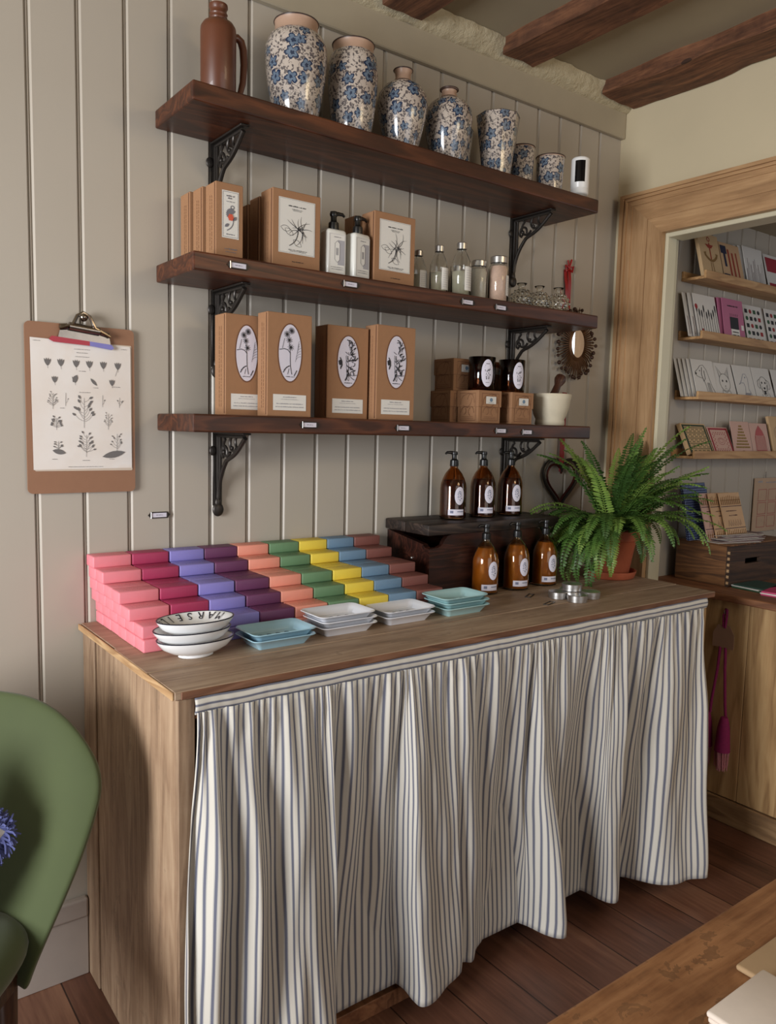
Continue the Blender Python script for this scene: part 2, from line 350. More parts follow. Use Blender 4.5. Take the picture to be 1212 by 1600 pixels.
def thing(name, label, cat, loc=(0, 0, 0), rz=0.0, group=None):
    o = bpy.data.objects.new(name, None); COL.objects.link(o); o.empty_display_size = 0.02
    o.location = loc; o.rotation_euler = (0, 0, rz); return tag(o, label, cat, group)
def dup(root, label, loc=None, rz=None, group=None):
    def cp(o, par):
        c = o.copy(); COL.objects.link(c)
        if par: c.parent = par
        for ch in o.children: cp(ch, c)
        return c
    r = cp(root, None); r['label'] = label
    if loc is not None: r.location = loc
    if rz is not None: r.rotation_euler = (0, 0, rz)
    if group: r['group'] = group
    return r
def struct(name, mb, mat, smooth=False, recalc=True, cat='room'):
    o = mb.build(name, mat, None, smooth, recalc); o['kind'] = 'structure'; return o

class Plane2:
    """a small 2D drawing plane: origin O (lower left), unit axes U, V; N out towards the viewer"""
    def __init__(s, O, U=(1, 0, 0), V=(0, 0, 1), lift=0.0006):
        s.O, s.U, s.V = Vector(O), Vector(U).normalized(), Vector(V).normalized(); s.N = s.U.cross(s.V).normalized(); s.lift = lift
    def p(s, x, y, k=1.0): return s.O + s.U * x + s.V * y + s.N * (s.lift * k)
    def shape(s, mb, pts, k=1.0):
        vs = [mb.bm.verts.new(s.p(x, y, k)) for x, y in pts]; mb.bm.faces.new(vs); return mb
    def rect(s, mb, x0, y0, x1, y1, k=1.0): return s.shape(mb, ((x0, y0), (x1, y0), (x1, y1), (x0, y1)), k)
    def frame(s, mb, x0, y0, x1, y1, w, k=1.0):
        s.rect(mb, x0, y0, x1, y0 + w, k); s.rect(mb, x0, y1 - w, x1, y1, k); s.rect(mb, x0, y0 + w, x0 + w, y1 - w, k); s.rect(mb, x1 - w, y0 + w, x1, y1 - w, k); return mb
    def line(s, mb, pts, w, k=1.0):
        n = len(pts); L = []; Rr = []
        for i, (x, y) in enumerate(pts):
            a = pts[max(i - 1, 0)]; b = pts[min(i + 1, n - 1)]; dx, dy = b[0] - a[0], b[1] - a[1]; d = sqrt(dx * dx + dy * dy) or 1
            ww = w[i] / 2 if isinstance(w, (list, tuple)) else w / 2
            L.append(mb.bm.verts.new(s.p(x - dy / d * ww, y + dx / d * ww, k))); Rr.append(mb.bm.verts.new(s.p(x + dy / d * ww, y - dx / d * ww, k)))
        for i in range(n - 1): mb.bm.faces.new((Rr[i], Rr[i + 1], L[i + 1], L[i]))
        return mb
    def ellipse(s, mb, cx, cy, rx, ry, k=1.0, n=28, rot=0):
        return s.shape(mb, [(cx + rx * cos(2 * pi * i / n) * cos(rot) - ry * sin(2 * pi * i / n) * sin(rot), cy + rx * cos(2 * pi * i / n) * sin(rot) + ry * sin(2 * pi * i / n) * cos(rot)) for i in range(n)], k)
    def oring(s, mb, cx, cy, rx, ry, w, k=1.0, n=32):
        return s.line(mb, [(cx + rx * cos(2 * pi * i / n), cy + ry * sin(2 * pi * i / n)) for i in range(n + 1)], w, k)
    def words(s, mb, cx, y, w, h, rnd, k=1.0):
        x = cx - w / 2; end = cx + w / 2
        while x < end - h * 0.3:
            ww = min(h * rnd.uniform(0.5, 0.9), end - x); s.rect(mb, x, y, x + ww * 0.72, y + h * rnd.uniform(0.6, 1.0), k)
            x += ww + (h * 0.6 if rnd.random() < 0.18 else 0)
        return mb
def curve(a, b, bend, n=8):
    dx, dy = b[0] - a[0], b[1] - a[1]
    return [(a[0] + dx * t - dy * bend * 4 * t * (1 - t), a[1] + dy * t + dx * bend * 4 * t * (1 - t)) for t in [i / n for i in range(n + 1)]]
def leafpts(x, y, ang, L, w, n=6):
    top = []; bot = []
    for i in range(n + 1):
        t = i / n; ww = w * sin(pi * t) ** 0.8 if 0 < t < 1 else 0
        px, py = x + cos(ang) * L * t, y + sin(ang) * L * t
        if 0 < t < 1: top.append((px - sin(ang) * ww, py + cos(ang) * ww)); bot.append((px + sin(ang) * ww, py - cos(ang) * ww))
        else: top.append((px, py))
    return top[:1] + bot + top[-1:] + top[1:-1][::-1]
def text_mb(mb, txt, size, tf, bold=False):
    cu = bpy.data.curves.new('t', 'FONT'); cu.body = txt; cu.size = size; cu.align_x = 'CENTER'; cu.resolution_u = 3
    o = bpy.data.objects.new('t', cu); COL.objects.link(o)
    me = o.to_mesh(); off = len(mb.bm.verts)
    vs = [mb.bm.verts.new(tf(v.co)) for v in me.vertices]
    for p in me.polygons:
        try: mb.bm.faces.new([vs[i] for i in p.vertices])
        except Exception: pass
    o.to_mesh_clear(); bpy.data.objects.remove(o); bpy.data.curves.remove(cu)

# ------------------------------------------------------------------ the room
def panel_profile(x0, x1, first, pitch=0.107):
    pts = [(x0, 0.0)]; k = math.ceil((x0 - first) / pitch)
    while first + k * pitch < x1 - 0.05:
        g = first + k * pitch
        if g > x0 + 0.005:
            pts += [(g - 0.0015, 0), (g, 0.006), (g + 0.0025, 0.006), (g + 0.0040, 0.003), (g + 0.0058, 0.003), (g + 0.0072, 0.006), (g + 0.0080, 0.006), (g + 0.0135, 0)]
        k += 1
    return pts + [(x1, 0.0)]
def panel_wall(name, x0, x1, y, z0, z1, first):
    mb = MB(); pr = panel_profile(x0, x1, first)
    a = [mb.bm.verts.new((px, y + d, z0)) for px, d in pr]; b = [mb.bm.verts.new((px, y + d, z1)) for px, d in pr]
    c = [mb.bm.verts.new((px, y + 0.08, z0)) for px, d in (pr[0], pr[-1])]; e = [mb.bm.verts.new((px, y + 0.08, z1)) for px, d in (pr[0], pr[-1])]
    for i in range(len(a) - 1): mb.bm.faces.new((a[i], a[i + 1], b[i + 1], b[i]))
    mb.bm.faces.new((c[0], e[0], e[1], c[1])); mb.bm.faces.new((a[0], b[0], e[0], c[0])); mb.bm.faces.new((a[-1], c[1], e[1], b[-1]))
    return struct(name, mb, M_WALL)
panel_wall('wall_back', -2.0, 2.50, 0.0, 0.0, 2.62, 0.4335)
panel_wall('wall_alcove', 2.56, 4.6, -0.15, 0.0, 2.35, 2.655)
struct('floor', MB().box(-2.0, 4.6, -4.2, 0.08, -0.06, 0.0), M_FLOOR)
struct('ceiling', MB().box(-2.0, 2.56, -4.2, 0.08, 2.605, 2.68), M_CEIL)
struct('ceiling_alcove', MB().box(2.56, 4.6, -4.2, -0.07, 2.23, 2.30), M_CEIL)
rw = MB().box(2.485, 2.56, -0.213, 0.0, 0.0, 2.604); rw.box(2.485, 2.56, -4.2, -0.213, 2.094, 2.604)
struct('wall_right', rw, M_CREAM)
# rough plaster cornice and boxed trim along the top of the back wall
struct('trim_1', MB().box(-2.0, 2.484, -0.020, -0.0005, 2.462, 2.556, 0.003, 1), M_TRIM)
rnd = random.Random(3)
def cornice():
    mb = MB(); n = 420
    from mathutils import noise
    def fn(u, v):
        x = -2.0 + 4.484 * u; nz = noise.noise(Vector((x * 14, v * 3, 1))) * 0.008 + noise.noise(Vector((x * 45, v * 7, 4))) * 0.004
        ang = v * pi / 2
        return (x, -0.018 - 0.045 * sin(ang) ** 1.6 * 1.0 - nz, 2.548 + 0.056 * (1 - cos(ang)) + nz * 0.5 * (1 - v))
    mb.grid(fn, n, 8); return mb
struct('trim_2', cornice(), M_PLAST, True, False)
# skirting board
sk = MB(); sk.box(-2.0, 0.533, -0.016, -0.0005, 0.0, 0.155, 0.002, 1); sk.box(-2.0, 0.533, -0.022, -0.0005, 0.155, 0.205, 0.006, 3)
struct('baseboard_back', sk, plain('skirting_paint', C(168, 156, 146), 0.5, var=0.03))
# pine door frame round the opening in the right wall (moulded: stepped strips along its length)
fr = MB()
for a, b, t in ((-0.038, -0.052, 0.036), (-0.052, -0.060, 0.028), (-0.060, -0.066, 0.034), (-0.066, -0.086, 0.026), (-0.086, -0.150, 0.022), (-0.150, -0.154, 0.019), (-0.154, -0.213, 0.022)):
    y0, y1 = b, a; zt0, zt1 = 2.094 + (0.213 + y0) * 0.154 / 0.175, 2.094 + (0.213 + y1) * 0.154 / 0.175
    vs = [(2.4845 - t, y0, 0.84), (2.4845 - t, y1, 0.84), (2.4845 - t, y1, zt1), (2.4845 - t, y0, zt0), (2.4845, y0, 0.84), (2.4845, y1, 0.84), (2.4845, y1, zt1), (2.4845, y0, zt0)]
    v = [fr.bm.verts.new(p) for p in vs]
    for q in ((0, 1, 2, 3), (7, 6, 5, 4), (0, 4, 5, 1), (1, 5, 6, 2), (2, 6, 7, 3), (3, 7, 4, 0)): fr.bm.faces.new([v[i] for i in q])
struct('trim_3', fr, M_FRAME)
lt = MB()
for a, b, t in ((0.154, 0.142, 0.036), (0.142, 0.135, 0.028), (0.135, 0.130, 0.034), (0.130, 0.112, 0.026), (0.112, 0.056, 0.022), (0.056, 0.052, 0.019), (0.052, 0.0, 0.022)):
    z0, z1 = 2.094 + b, 2.094 + a; ys0, ys1 = -0.213 + b * 0.175 / 0.154, -0.213 + a * 0.175 / 0.154
    vs = [(2.4845 - t, ys0, z0), (2.4845 - t, -2.6, z0), (2.4845 - t, -2.6, z1), (2.4845 - t, ys1, z1), (2.4845, ys0, z0), (2.4845, -2.6, z0), (2.4845, -2.6, z1), (2.4845, ys1, z1)]
    v = [lt.bm.verts.new(p) for p in vs]
    for q in ((0, 1, 2, 3), (7, 6, 5, 4), (0, 4, 5, 1), (1, 5, 6, 2), (2, 6, 7, 3), (3, 7, 4, 0)): lt.bm.faces.new([v[i] for i in q])
struct('trim_4', lt, M_LINTEL)
cs = MB().box(2.484, 2.536, -0.226, -0.2135, 0.84, 2.094, 0.002, 1); cs.box(2.484, 2.566, -2.6, -0.226, 2.078, 2.0935, 0.002, 1)
cs.box(2.537, 2.556, -0.221, -0.2135, 0.84, 2.094, 0.002, 1)
struct('trim_5', cs, M_CASE)
# boarded base of the alcove with its sill board and plinth
ub = MB()
yy = -0.16
for k in range(12):
    w = 0.205 if k % 2 else 0.18; ub.box(2.62, 2.65, yy - w + 0.0008, yy - 0.0008, 0.094, 0.815, 0.0015, 1); yy -= w
struct('wall_alcove_base', ub, M_UNIT)
struct('baseboard_alcove', MB().box(2.612, 2.64, -2.5, -0.16, 0.0, 0.090, 0.003, 1), wood('plinth_pine', C(112, 82, 54), C(152, 118, 80), C(176, 142, 102), 'y', 1.0, 0.65))
struct('trim_6', MB().box(2.566, 4.6, -2.5, -0.1505, 0.815, 0.840, 0.003, 1), M_SILL)

# ceiling beams
for i, (xa, xb, lab) in enumerate(((1.353, 1.491, 'dark rustic ceiling beam at the top edge, leftmost of the three'), (1.815, 1.953, 'middle dark ceiling beam, worn oak, between the other two beams'), (2.292, 2.480, 'wide dark ceiling beam running beside the cream right wall'))):
    mb = MB()
    from mathutils import noise
    def fn(u, v, xa=xa, xb=xb, i=i):
        a = u * 2 * pi; y = 0.0 - 0.052 - 4.1 * v; w = xb - xa; k = u * 4
        if k < 1: p = (xa, 2.612 - 0.058 * k)
        elif k < 2: p = (xa + w * (k - 1), 2.554)
        elif k < 3: p = (xb, 2.554 + 0.058 * (k - 2))
        else: p = (xb - w * (k - 3), 2.612)
        nz = noise.noise(Vector((p[0] * 9, y * 5, i * 3 + p[1] * 9))) * 0.012 + noise.noise(Vector((p[0] * 30, y * 12, i))) * 0.004
        zz = p[1] + (nz if p[1] < 2.6 else 0)
        return (min(p[0] + (nz if p[0] < 2.47 else -abs(nz)), 2.482), y, zz)
    mb.grid(fn, 32, 130, closed_u=True)
    mb.bm.verts.ensure_lookup_table(); mb.bm.faces.new([mb.bm.verts[k] for k in range(32)])
    o = mb.build('ceiling_beam', M_BEAM, None, True, True, 50); tag(o, lab, 'beam', 'oak beams under the ceiling')

# ------------------------------------------------------------------ wall shelves, brackets, label holders
SH = ((2.090, 2.132, 2.096), (1.728, 1.770, 2.122), (1.367, 1.409, 2.112))
sh_lab = ('dark stained thick plank shelf, topmost, carrying blue floral pots', 'dark stained thick plank shelf in the middle, carrying pump bottles and bath jars', 'dark stained thick plank shelf, lowest, carrying tall kraft boxes and the mortar')
shelves = []
for (z0, z1, xr), lab in zip(SH, sh_lab):
    o = MB().box(0.723, xr, -0.229, -0.0005, z0, z1, 0.004, 2).build('wall_shelf', M_SHELF, None, False); tag(o, lab, 'shelf', 'plank shelves on the panelled wall'); shelves.append(o)

def arc(cx, cz, r, a0, a1, n=12): return [(0, cx + r * cos(radians(a0 + (a1 - a0) * i / n)), cz + r * sin(radians(a0 + (a1 - a0) * i / n))) for i in range(n + 1)]
def bracket():
    t = thing('shelf_bracket', '', 'bracket', group='black iron scroll brackets under the shelves')
    D = 0.155; H = 0.205
    w = MB().box(-0.013, 0.013, -0.006, -0.0008, -H + 0.01, 0.0, 0.0015, 1)
    w.tube([(0, -0.009, -0.01), (0, -0.009, -H + 0.02)], 0.0042, 8); w.tube([(0, -0.020, -0.012), (0, -0.022, -0.09), (0, -0.014, -H + 0.035)], 0.0036, 8)
    w.build('wall_plate', M_IRON, t, True)
    a = MB().box(-0.012, 0.012, -D - 0.02, -0.004, -0.006, -0.0008, 0.0015, 1); a.tube([(0, -0.01, -0.010), (0, -D - 0.005, -0.010)], 0.005, 8); a.build('top_arm', M_IRON, t, True)
    br = []
    for i in range(25):
        u = i / 24; br.append((0, -D * (1 - u) ** 1.9 - 0.011, -0.014 - (H - 0.045) * (u ** 1.25) - 0.022 * sin(pi * min(1, u * 2.2)) * (1 - u)))
    MB().tube(br, 0.0058, 8).build('curved_brace', M_IRON, t, True)
    s = MB()
    s.tube([(0, -0.045 + 0.0, -0.012)] + arc(-0.062, -0.040, 0.022, 60, -150, 14), 0.0040, 7)
    s.tube(arc(-0.047, -0.052, 0.016, 200, -60, 12) + [(0, -0.045, -0.058)], 0.0038, 7)
    s.sphere((0, -0.045, -0.052), 0.0062)
    s.tube(arc(-0.100, -0.028, 0.020, 80, -140, 12), 0.0038, 7); s.tube(arc(-0.128, -0.024, 0.017, 70, -100, 10), 0.0036, 7)
    s.sphere((0, -0.092, -0.040), 0.005)
    s.build('scroll', M_IRON, t, True)
    e = MB().sphere((0, -0.0085, -H), 0.016, 1.0, 0.45, 1.15); e.sphere((0, -0.008, -H + 0.018), 0.009, 1, 0.7, 1.6); e.build('drop_finial', M_IRON, t, True)
    MB().sphere((-0.013, -0.0055, -0.05), 0.013, 0.8, 0.35, 1.0).build('screw_boss', M_IRON, t, True)
    return t
b0 = bracket()
spots = [(0.875, 2.090, 'topmost shelf, left end'), (1.945, 2.090, 'topmost shelf, right end'), (0.880, 1.728, 'middle shelf, left end'), (1.950, 1.728, 'middle shelf, right end'), (0.884, 1.367, 'lowest shelf, left end, above the soap stack'), (1.940, 1.367, 'lowest shelf, right end, behind the amber bottles')]
for i, (x, z, l) in enumerate(spots):
    lab = 'black iron scroll bracket under the ' + l
    if i == 0: b0.location = (x, 0, z); b0['label'] = lab
    else: dup(b0, lab, (x, 0, z))

def holder():
    t = thing('label_holder', '', 'label holder', group='little framed price labels on the shelf edges')
    m = MB(); P = Plane2((0, -0.0028, 0)); 
    out = [(-0.029, 0), (-0.0245, 0.0045), (-0.021, 0.008), (0.021, 0.008), (0.0245, 0.0045), (0.029, 0), (0.0245, -0.0045), (0.021, -0.008), (-0.021, -0.008), (-0.0245, -0.0045)]
    m.prism(out, (0, 0, 0), (1, 0, 0), (0, 0, 1), 0.002)
    m.box(-0.0205, 0.0205, -0.0035, -0.0018, -0.008, -0.0055, 0.0003, 1); m.box(-0.0205, 0.0205, -0.0035, -0.0018, 0.0055, 0.008, 0.0003, 1); m.box(0.019, 0.0215, -0.0035, -0.0018, -0.008, 0.008, 0.0003, 1)
    m.build('metal_frame', M_IRON, t)
    m = MB().box(-0.0195, 0.0185, -0.0026, -0.0019, -0.0055, 0.0055); m.build('card', M_LILAC, t)
    m = MB().box(-0.0225, -0.0205, -0.0050, -0.0018, -0.0085, 0.0085, 0.0004, 1); m.build('bright_end', M_ALU, t)
    m = MB(); P.words(m, 0, -0.0008, 0.018, 0.0020, random.Random(5)); m.build('lettering', M_GREYINK, t, recalc=False)
    return t
h0 = holder()
hs = [((0.832, -0.2295, 1.750), 'below the flower-label boxes on the middle shelf'), ((1.143, -0.2295, 1.747), 'below the two white pump bottles'), ((1.544, -0.2295, 1.748), 'below the tallest clear bottle on the middle shelf edge'), ((1.676, -0.2295, 1.747), 'below the pink salt jar on the middle shelf edge'),
      ((1.028, -0.2295, 1.390), 'on the lowest shelf edge, its leftmost'), ((1.324, -0.2295, 1.388), 'on the lowest shelf edge, under the rightmost tall box'), ((1.696, -0.2295, 1.387), 'on the lowest shelf edge, under the small kraft boxes'), ((1.809, -0.2295, 1.385), 'on the lowest shelf edge, nearest the mortar')]
for i, (p, l) in enumerate(hs):
    lab = 'small dark framed label ' + l
    if i == 0: h0.location = p; h0['label'] = lab
    else: dup(h0, lab, p)
hw = dup(h0, 'small black framed label fixed alone on the panelling above the soaps', (0.727, -0.0005, 1.154), None, 'framed label on the wall'); del hw['group']

# ------------------------------------------------------------------ pottery on the topmost shelf
ZT = 2.132
def vase(name, lab, x, y, H, prof, neck_z, rz=0.0, flutes=0):
    """prof: outer (r,z) list; glazed body, bare neck, dark rim"""
    t = thing(name, lab, 'vase', (x, y, ZT), rz, 'blue floral crackle pottery on the topmost shelf')
    body = [p for p in prof if p[1] <= neck_z + 1e-6]; neck = [p for p in prof if p[1] >= neck_z - 1e-6]
    b = MB().lathe([(0, 0.0)] + body, 48)
    b.build('body', M_FLORAL, t, True, True, 60)
    rt, zt = prof[-1]
    if len(neck) > 1: MB().lathe(neck, 48).build('neck', M_BISQUE, t, True, True, 60)
    rim = [(rt + 0.0015 * cos(a), zt + 0.0018 * sin(a)) for a in [radians(v) for v in (-60, 0, 60, 120, 180)]]
    MB().lathe(rim + ([(rt - 0.004, zt - 0.004), (rt - 0.004, zt - 0.03), (rt - 0.006, zt - 0.05), (0, zt - 0.05)] if rt > 0.03 else [(rt - 0.006, zt - 0.006), (rt - 0.009, zt - 0.012), (0, zt - 0.014)]), 48).build('rim', M_RIMD, t, True)
    return t
vase('large_vase', 'tallest blue floral jar with a wide open mouth, beside the brown jug', 1.038, -0.125, .245,
     [(0.048, 0), (0.053, 0.01), (0.063, 0.05), (0.073, 0.11), (0.078, 0.16), (0.077, 0.185), (0.068, 0.208), (0.056, 0.218), (0.053, 0.224), (0.053, 0.240), (0.055, 0.246)], 0.218)
vase('large_vase', 'blue floral wide-mouthed jar, second from the brown jug', 1.209, -0.125, .24,
     [(0.044, 0), (0.048, 0.01), (0.057, 0.06), (0.064, 0.12), (0.066, 0.165), (0.065, 0.195), (0.061, 0.212), (0.055, 0.220), (0.053, 0.226), (0.053, 0.239), (0.055, 0.244)], 0.220)
def bott(H): return [(0.036, 0), (0.040, 0.008), (0.053, 0.05), (0.065, 0.10), (0.070, 0.135), (0.066, 0.163), (0.052, 0.183), (0.032, 0.195), (0.024, 0.200), (0.021, 0.210), (0.022, 0.220), (0.026, H)]
vase('bottle_vase', 'narrow-necked blue floral bottle vase, the one beside the wide-mouthed jars', 1.374, -0.125, .222, bott(0.228), 0.198)
vase('bottle_vase', 'narrow-necked blue floral bottle vase, the one beside the tapered pot', 1.541, -0.125, .222, bott(0.222), 0.196, 0.7)
def fluted(lab, x, y, s=1.0, H=0.19):
    t = thing('tapered_pot', lab, 'pot', (x, y, ZT), 0.2, 'blue floral crackle pottery on the topmost shelf')
    n = 64
    def fn(u, v):
        a = 2 * pi * u; r = (0.040 + 0.026 * v) * s; lobe = 1 - 0.07 * abs(sin(4 * a)) ** 0.6 * (0.3 + 0.7 * v); return (r * lobe * cos(a), r * lobe * sin(a), H * v)
    MB().grid(fn, n, 10, lambda u, v: (u * 0.36, v * H), True).build('body', M_FLORAL, t, True, True, 60)
    def fr(u, v): a = 2 * pi * u; lob = 1 - 0.07 * abs(sin(4 * a)) ** 0.6; r = (0.0668 - 0.006 * v) * s; return (r * lob * cos(a), r * lob * sin(a), H + 0.002 * sin(pi * v) - 0.02 * max(0, v - 0.5))
    MB().grid(fr, n, 4, None, True).build('rim', M_RIMD, t, True)
    MB().lathe([(0, 0.012), (0.038 * s, 0.012)], 32).build('inside_floor', M_BISQUE, t, True)
    return t
fluted('tapered blue floral pot with fluted sides, in front of a smaller twin', 1.728, -0.135)
fluted('smaller tapered floral pot half hidden behind the fluted one', 1.648, -0.052, 0.66, 0.155)
def cup(lab, x, y, r, H):
    return vase('floral_cup', lab, x, y, H, [(r * 0.82, 0), (r * 0.86, 0.006), (r * 0.92, H * 0.5), (r * 0.99, H - 0.004), (r, H)], H - 0.004)
cup('small blue floral cup touching the tapered fluted pot', 1.866, -0.105, 0.039, 0.140)
cup('blue floral cup at the end of the row, nearest the white camera', 1.975, -0.125, 0.046, 0.128)
# stoneware jug
j = thing('stoneware_bottle', 'tall brown stoneware bottle with a strap handle at the shelf end', 'bottle', (0.832, -0.12, ZT))
MB().lathe([(0, 0), (0.038, 0), (0.041, 0.004), (0.0415, 0.165), (0.0405, 0.175), (0.035, 0.184), (0.025, 0.190), (0.019, 0.192)], 40).build('body', M_JUG, j, True, True, 60)
MB().lathe([(0.019, 0.189), (0.0185, 0.194), (0.021, 0.197), (0.019, 0.201), (0.0215, 0.205), (0.019, 0.209), (0.0195, 0.216), (0.022, 0.220), (0.0215, 0.226), (0.017, 0.228), (0.015, 0.222), (0.015, 0.19)], 32).build('neck', M_JUG, j, True, True, 60)
hp = [(0.036, 0.0, 0.165), (0.048, 0, 0.168), (0.058, 0.0, 0.162), (0.064, 0, 0.145), (0.066, 0, 0.11), (0.063, 0, 0.07), (0.055, 0, 0.04), (0.040, 0, 0.022)]
MB().tube(hp, [0.008, 0.009, 0.0095, 0.0095, 0.009, 0.008, 0.007, 0.006], 10).build('handle', M_JUG, j, True)
# little camera
c = thing('security_camera', 'white cylindrical indoor camera with a black window at the shelf end', 'camera', (2.062, -0.175, ZT), radians(-50))
MB().lathe([(0, 0), (0.028, 0), (0.030, 0.003), (0.029, 0.006), (0.012, 0.008), (0.010, 0.016), (0.020, 0.018)], 32).build('foot', M_WHITEPL, c, True)
MB().lathe([(0, 0.018), (0.026, 0.018), (0.029, 0.021), (0.029, 0.036), (0.0285, 0.037), (0.029, 0.038), (0.029, 0.128), (0.026, 0.132), (0, 0.133)], 40).build('body', M_WHITEPL, c, True, True, 35)
def cw(u, v): a = radians(-122 + 64 * u); return (0.0296 * cos(a), 0.0296 * sin(a), 0.054 + 0.066 * v)
MB().grid(cw, 12, 4).build('lens_window', M_DARKINT, c, True, False)

# ------------------------------------------------------------------ boxes with labels
def kraft_box(name, lab, x, yf, z, w, d, h, group, kind, sidestrip=True, lip=True):
    """front face at y = yf; x = left edge"""
    t = thing(name, lab, 'box', (x, yf, z), 0, group)
    MB().box(0, w, 0.0, d, 0, h, 0.0012, 1).build('carton', M_KRAFT, t)
    # thin open seam of the fold-out front panel on the left
    MB().box(-0.0008, 0.0, 0.004, 0.0065, 0.004, h - 0.003).build('seam', M_KRAFTE, t)
    r = random.Random(11)
    if sidestrip:
        ss = MB(); P = Plane2((-0.0001, d, 0), (0, -1, 0), (0, 0, 1))
        for q in (0.42, 0.6):
            y = 0.02
            while y < h - 0.03:
                l = r.uniform(0.004, 0.012); P.rect(ss, d * q, y, d * q + 0.0018, y + l); y += l + 0.002
        ss.build('side_print', bpy.data.materials.get('faint_kraft_print') or plain('faint_kraft_print', C(138, 98, 68), 0.75), t, recalc=False)
    P = Plane2((0, -0.0001, 0))
    if kind == 'flower':
        lb = MB(); P.rect(lb, w * 0.22, h * 0.28, w * 0.84, h * 0.90); P2 = P; lb.build('label', M_PAPER, t, recalc=False)
        dr = MB(); P.frame(dr, w * 0.25, h * 0.295, w * 0.81, h * 0.885, 0.0007, 2); P.words(dr, w * 0.53, h * 0.825, w * 0.3, h * 0.02, r, 2); P.words(dr, w * 0.53, h * 0.795, w * 0.2, h * 0.02, r, 2); P.words(dr, w * 0.53, h * 0.755, w * 0.32, h * 0.012, r, 2); P.words(dr, w * 0.53, h * 0.325, w * 0.3, h * 0.014, r, 2)
        P.words(dr, w * 0.55, h * 0.13, w * 0.46, h * 0.018, r, 2); P.words(dr, w * 0.55, h * 0.095, w * 0.4, h * 0.010, r, 2)
        for a in range(10): P.shape(dr, leafpts(w * 0.55, h * 0.60, radians(40 + a * 19), w * 0.2, w * 0.04), 2 + a * 0.05)
        P.line(dr, curve((w * 0.62, h * 0.57), (w * 0.40, h * 0.38), 0.2), 0.002, 2); P.shape(dr, leafpts(w * 0.48, h * 0.47, radians(215), w * 0.2, w * 0.05), 2.2); P.shape(dr, leafpts(w * 0.66, h * 0.52, radians(60), w * 0.16, w * 0.05), 2.3)
        P.oring(dr, w * 0.60, h * 0.69, w * 0.06, w * 0.05, 0.002, 2)
        dr.build('drawing', M_GREYINK, t, recalc=False)
        fl = MB()
        for a in range(6): P.ellipse(fl, w * 0.53 + cos(a * 1.05) * w * 0.05, h * 0.555 + sin(a * 1.05) * w * 0.06, w * 0.06, w * 0.05, 4 + a * 0.1, 14, a)
        fl.build('red_flower', M_REDINK, t, recalc=False)
    elif kind == 'botanic':
        lb = MB(); P.rect(lb, w * 0.12, h * 0.20, w * 0.88, h * 0.90); lb.build('label', M_PAPER, t, recalc=False)
        dr = MB(); P.frame(dr, w * 0.135, h * 0.21, w * 0.865, h * 0.89, 0.0004, 2); P.words(dr, w * 0.50, h * 0.80, w * 0.36, h * 0.016, r, 2); P.words(dr, w * 0.50, h * 0.765, w * 0.22, h * 0.009, r, 2); P.words(dr, w * 0.5, h * 0.75, w * 0.18, h * 0.007, r, 2)
        P.words(dr, w * 0.52, h * 0.245, w * 0.4, h * 0.01, r, 2); P.words(dr, w * 0.52, h * 0.23, w * 0.34, h * 0.008, r, 2); P.words(dr, w * 0.52, h * 0.095, w * 0.24, h * 0.012, r, 2)
        P.line(dr, curve((w * 0.34, h * 0.30), (w * 0.52, h * 0.50), -0.15), [0.0015 + 0.0001 * k for k in range(9)], 2)
        for a in range(16):
            an = radians(a * 22.5 + r.uniform(-8, 8)); L = w * r.uniform(0.14, 0.3); bx, by = w * (0.56 + 0.06 * r.uniform(-1, 1)), h * (0.52 + 0.03 * r.uniform(-1, 1))
            P.line(dr, curve((bx, by), (bx + cos(an) * L, by + sin(an) * L), r.uniform(-0.2, 0.2), 5), [0.0018, 0.0014, 0.0012, 0.001, 0.0008, 0.0004], 2 + a * 0.03)
        for a, xx, yy in ((150, 0.42, 0.44), (330, 0.42, 0.38), (170, 0.36, 0.50)):
            q = leafpts(w * xx, h * yy, radians(a), w * 0.2, w * 0.05); P.line(dr, q + q[:1], 0.0008, 2)
        dr.build('drawing', M_INK, t, recalc=False)
    elif kind in ('ovalA', 'ovalB'):
        cx, cy, rx, ry = w * 0.5, h * 0.62, w * 0.255, h * 0.275
        rg = MB(); P.ellipse(rg, cx, cy, rx * 1.09, ry * 1.045, 1, 40); rg.build('window_ring', M_KRAFTD, t, recalc=False)
        wn = MB(); P.ellipse(wn, cx, cy, rx, ry, 2, 40); wn.build('oval_window', M_LILAC, t, recalc=False)
        dr = MB()
        def inside(q, s=0.96): return ((q[0] - cx) / rx) ** 2 + ((q[1] - cy) / ry) ** 2 < s
        def ln(pts, wd, k):
            pts = [q for q in pts if inside(q)]
            if len(pts) > 1: P.line(dr, pts, wd, k)
        G = lambda u, v: (cx + rx * u, cy + ry * v)
        if kind == 'ovalA':
            ln([G(-0.95, 0.1), G(-0.5, 0.14), G(-0.2, 0.10), G(0.0, 0.0), G(0.0, -0.2), G(0.02, -0.45), G(0.15, -0.75)], 0.0016, 3)
            ln([G(0.0, -0.45), G(-0.3, -0.5), G(-0.55, -0.62), G(-0.7, -0.7)], 0.0016, 3); ln([G(-0.1, -0.45), G(-0.4, -0.55), G(-0.62, -0.7)], 0.002, 3.1); ln([G(-0.1, -0.55), G(-0.2, -0.75)], 0.0012, 3)
            for (u, v, n_) in ((-0.3, 0.65, 12), (0.1, 0.78, 14), (-0.1, 0.45, 10), (0.05, 0.2, 9)):
                for a in range(n_):
                    an = 2 * pi * a / n_ + 0.2; ln(curve(G(u, v), G(u + cos(an) * 0.28, v + sin(an) * 0.12), 0.1, 4), 0.0011, 3 + a * 0.04)
                q = G(u, v); P.ellipse(dr, q[0], q[1], 0.003, 0.0035, 3.6, 10)
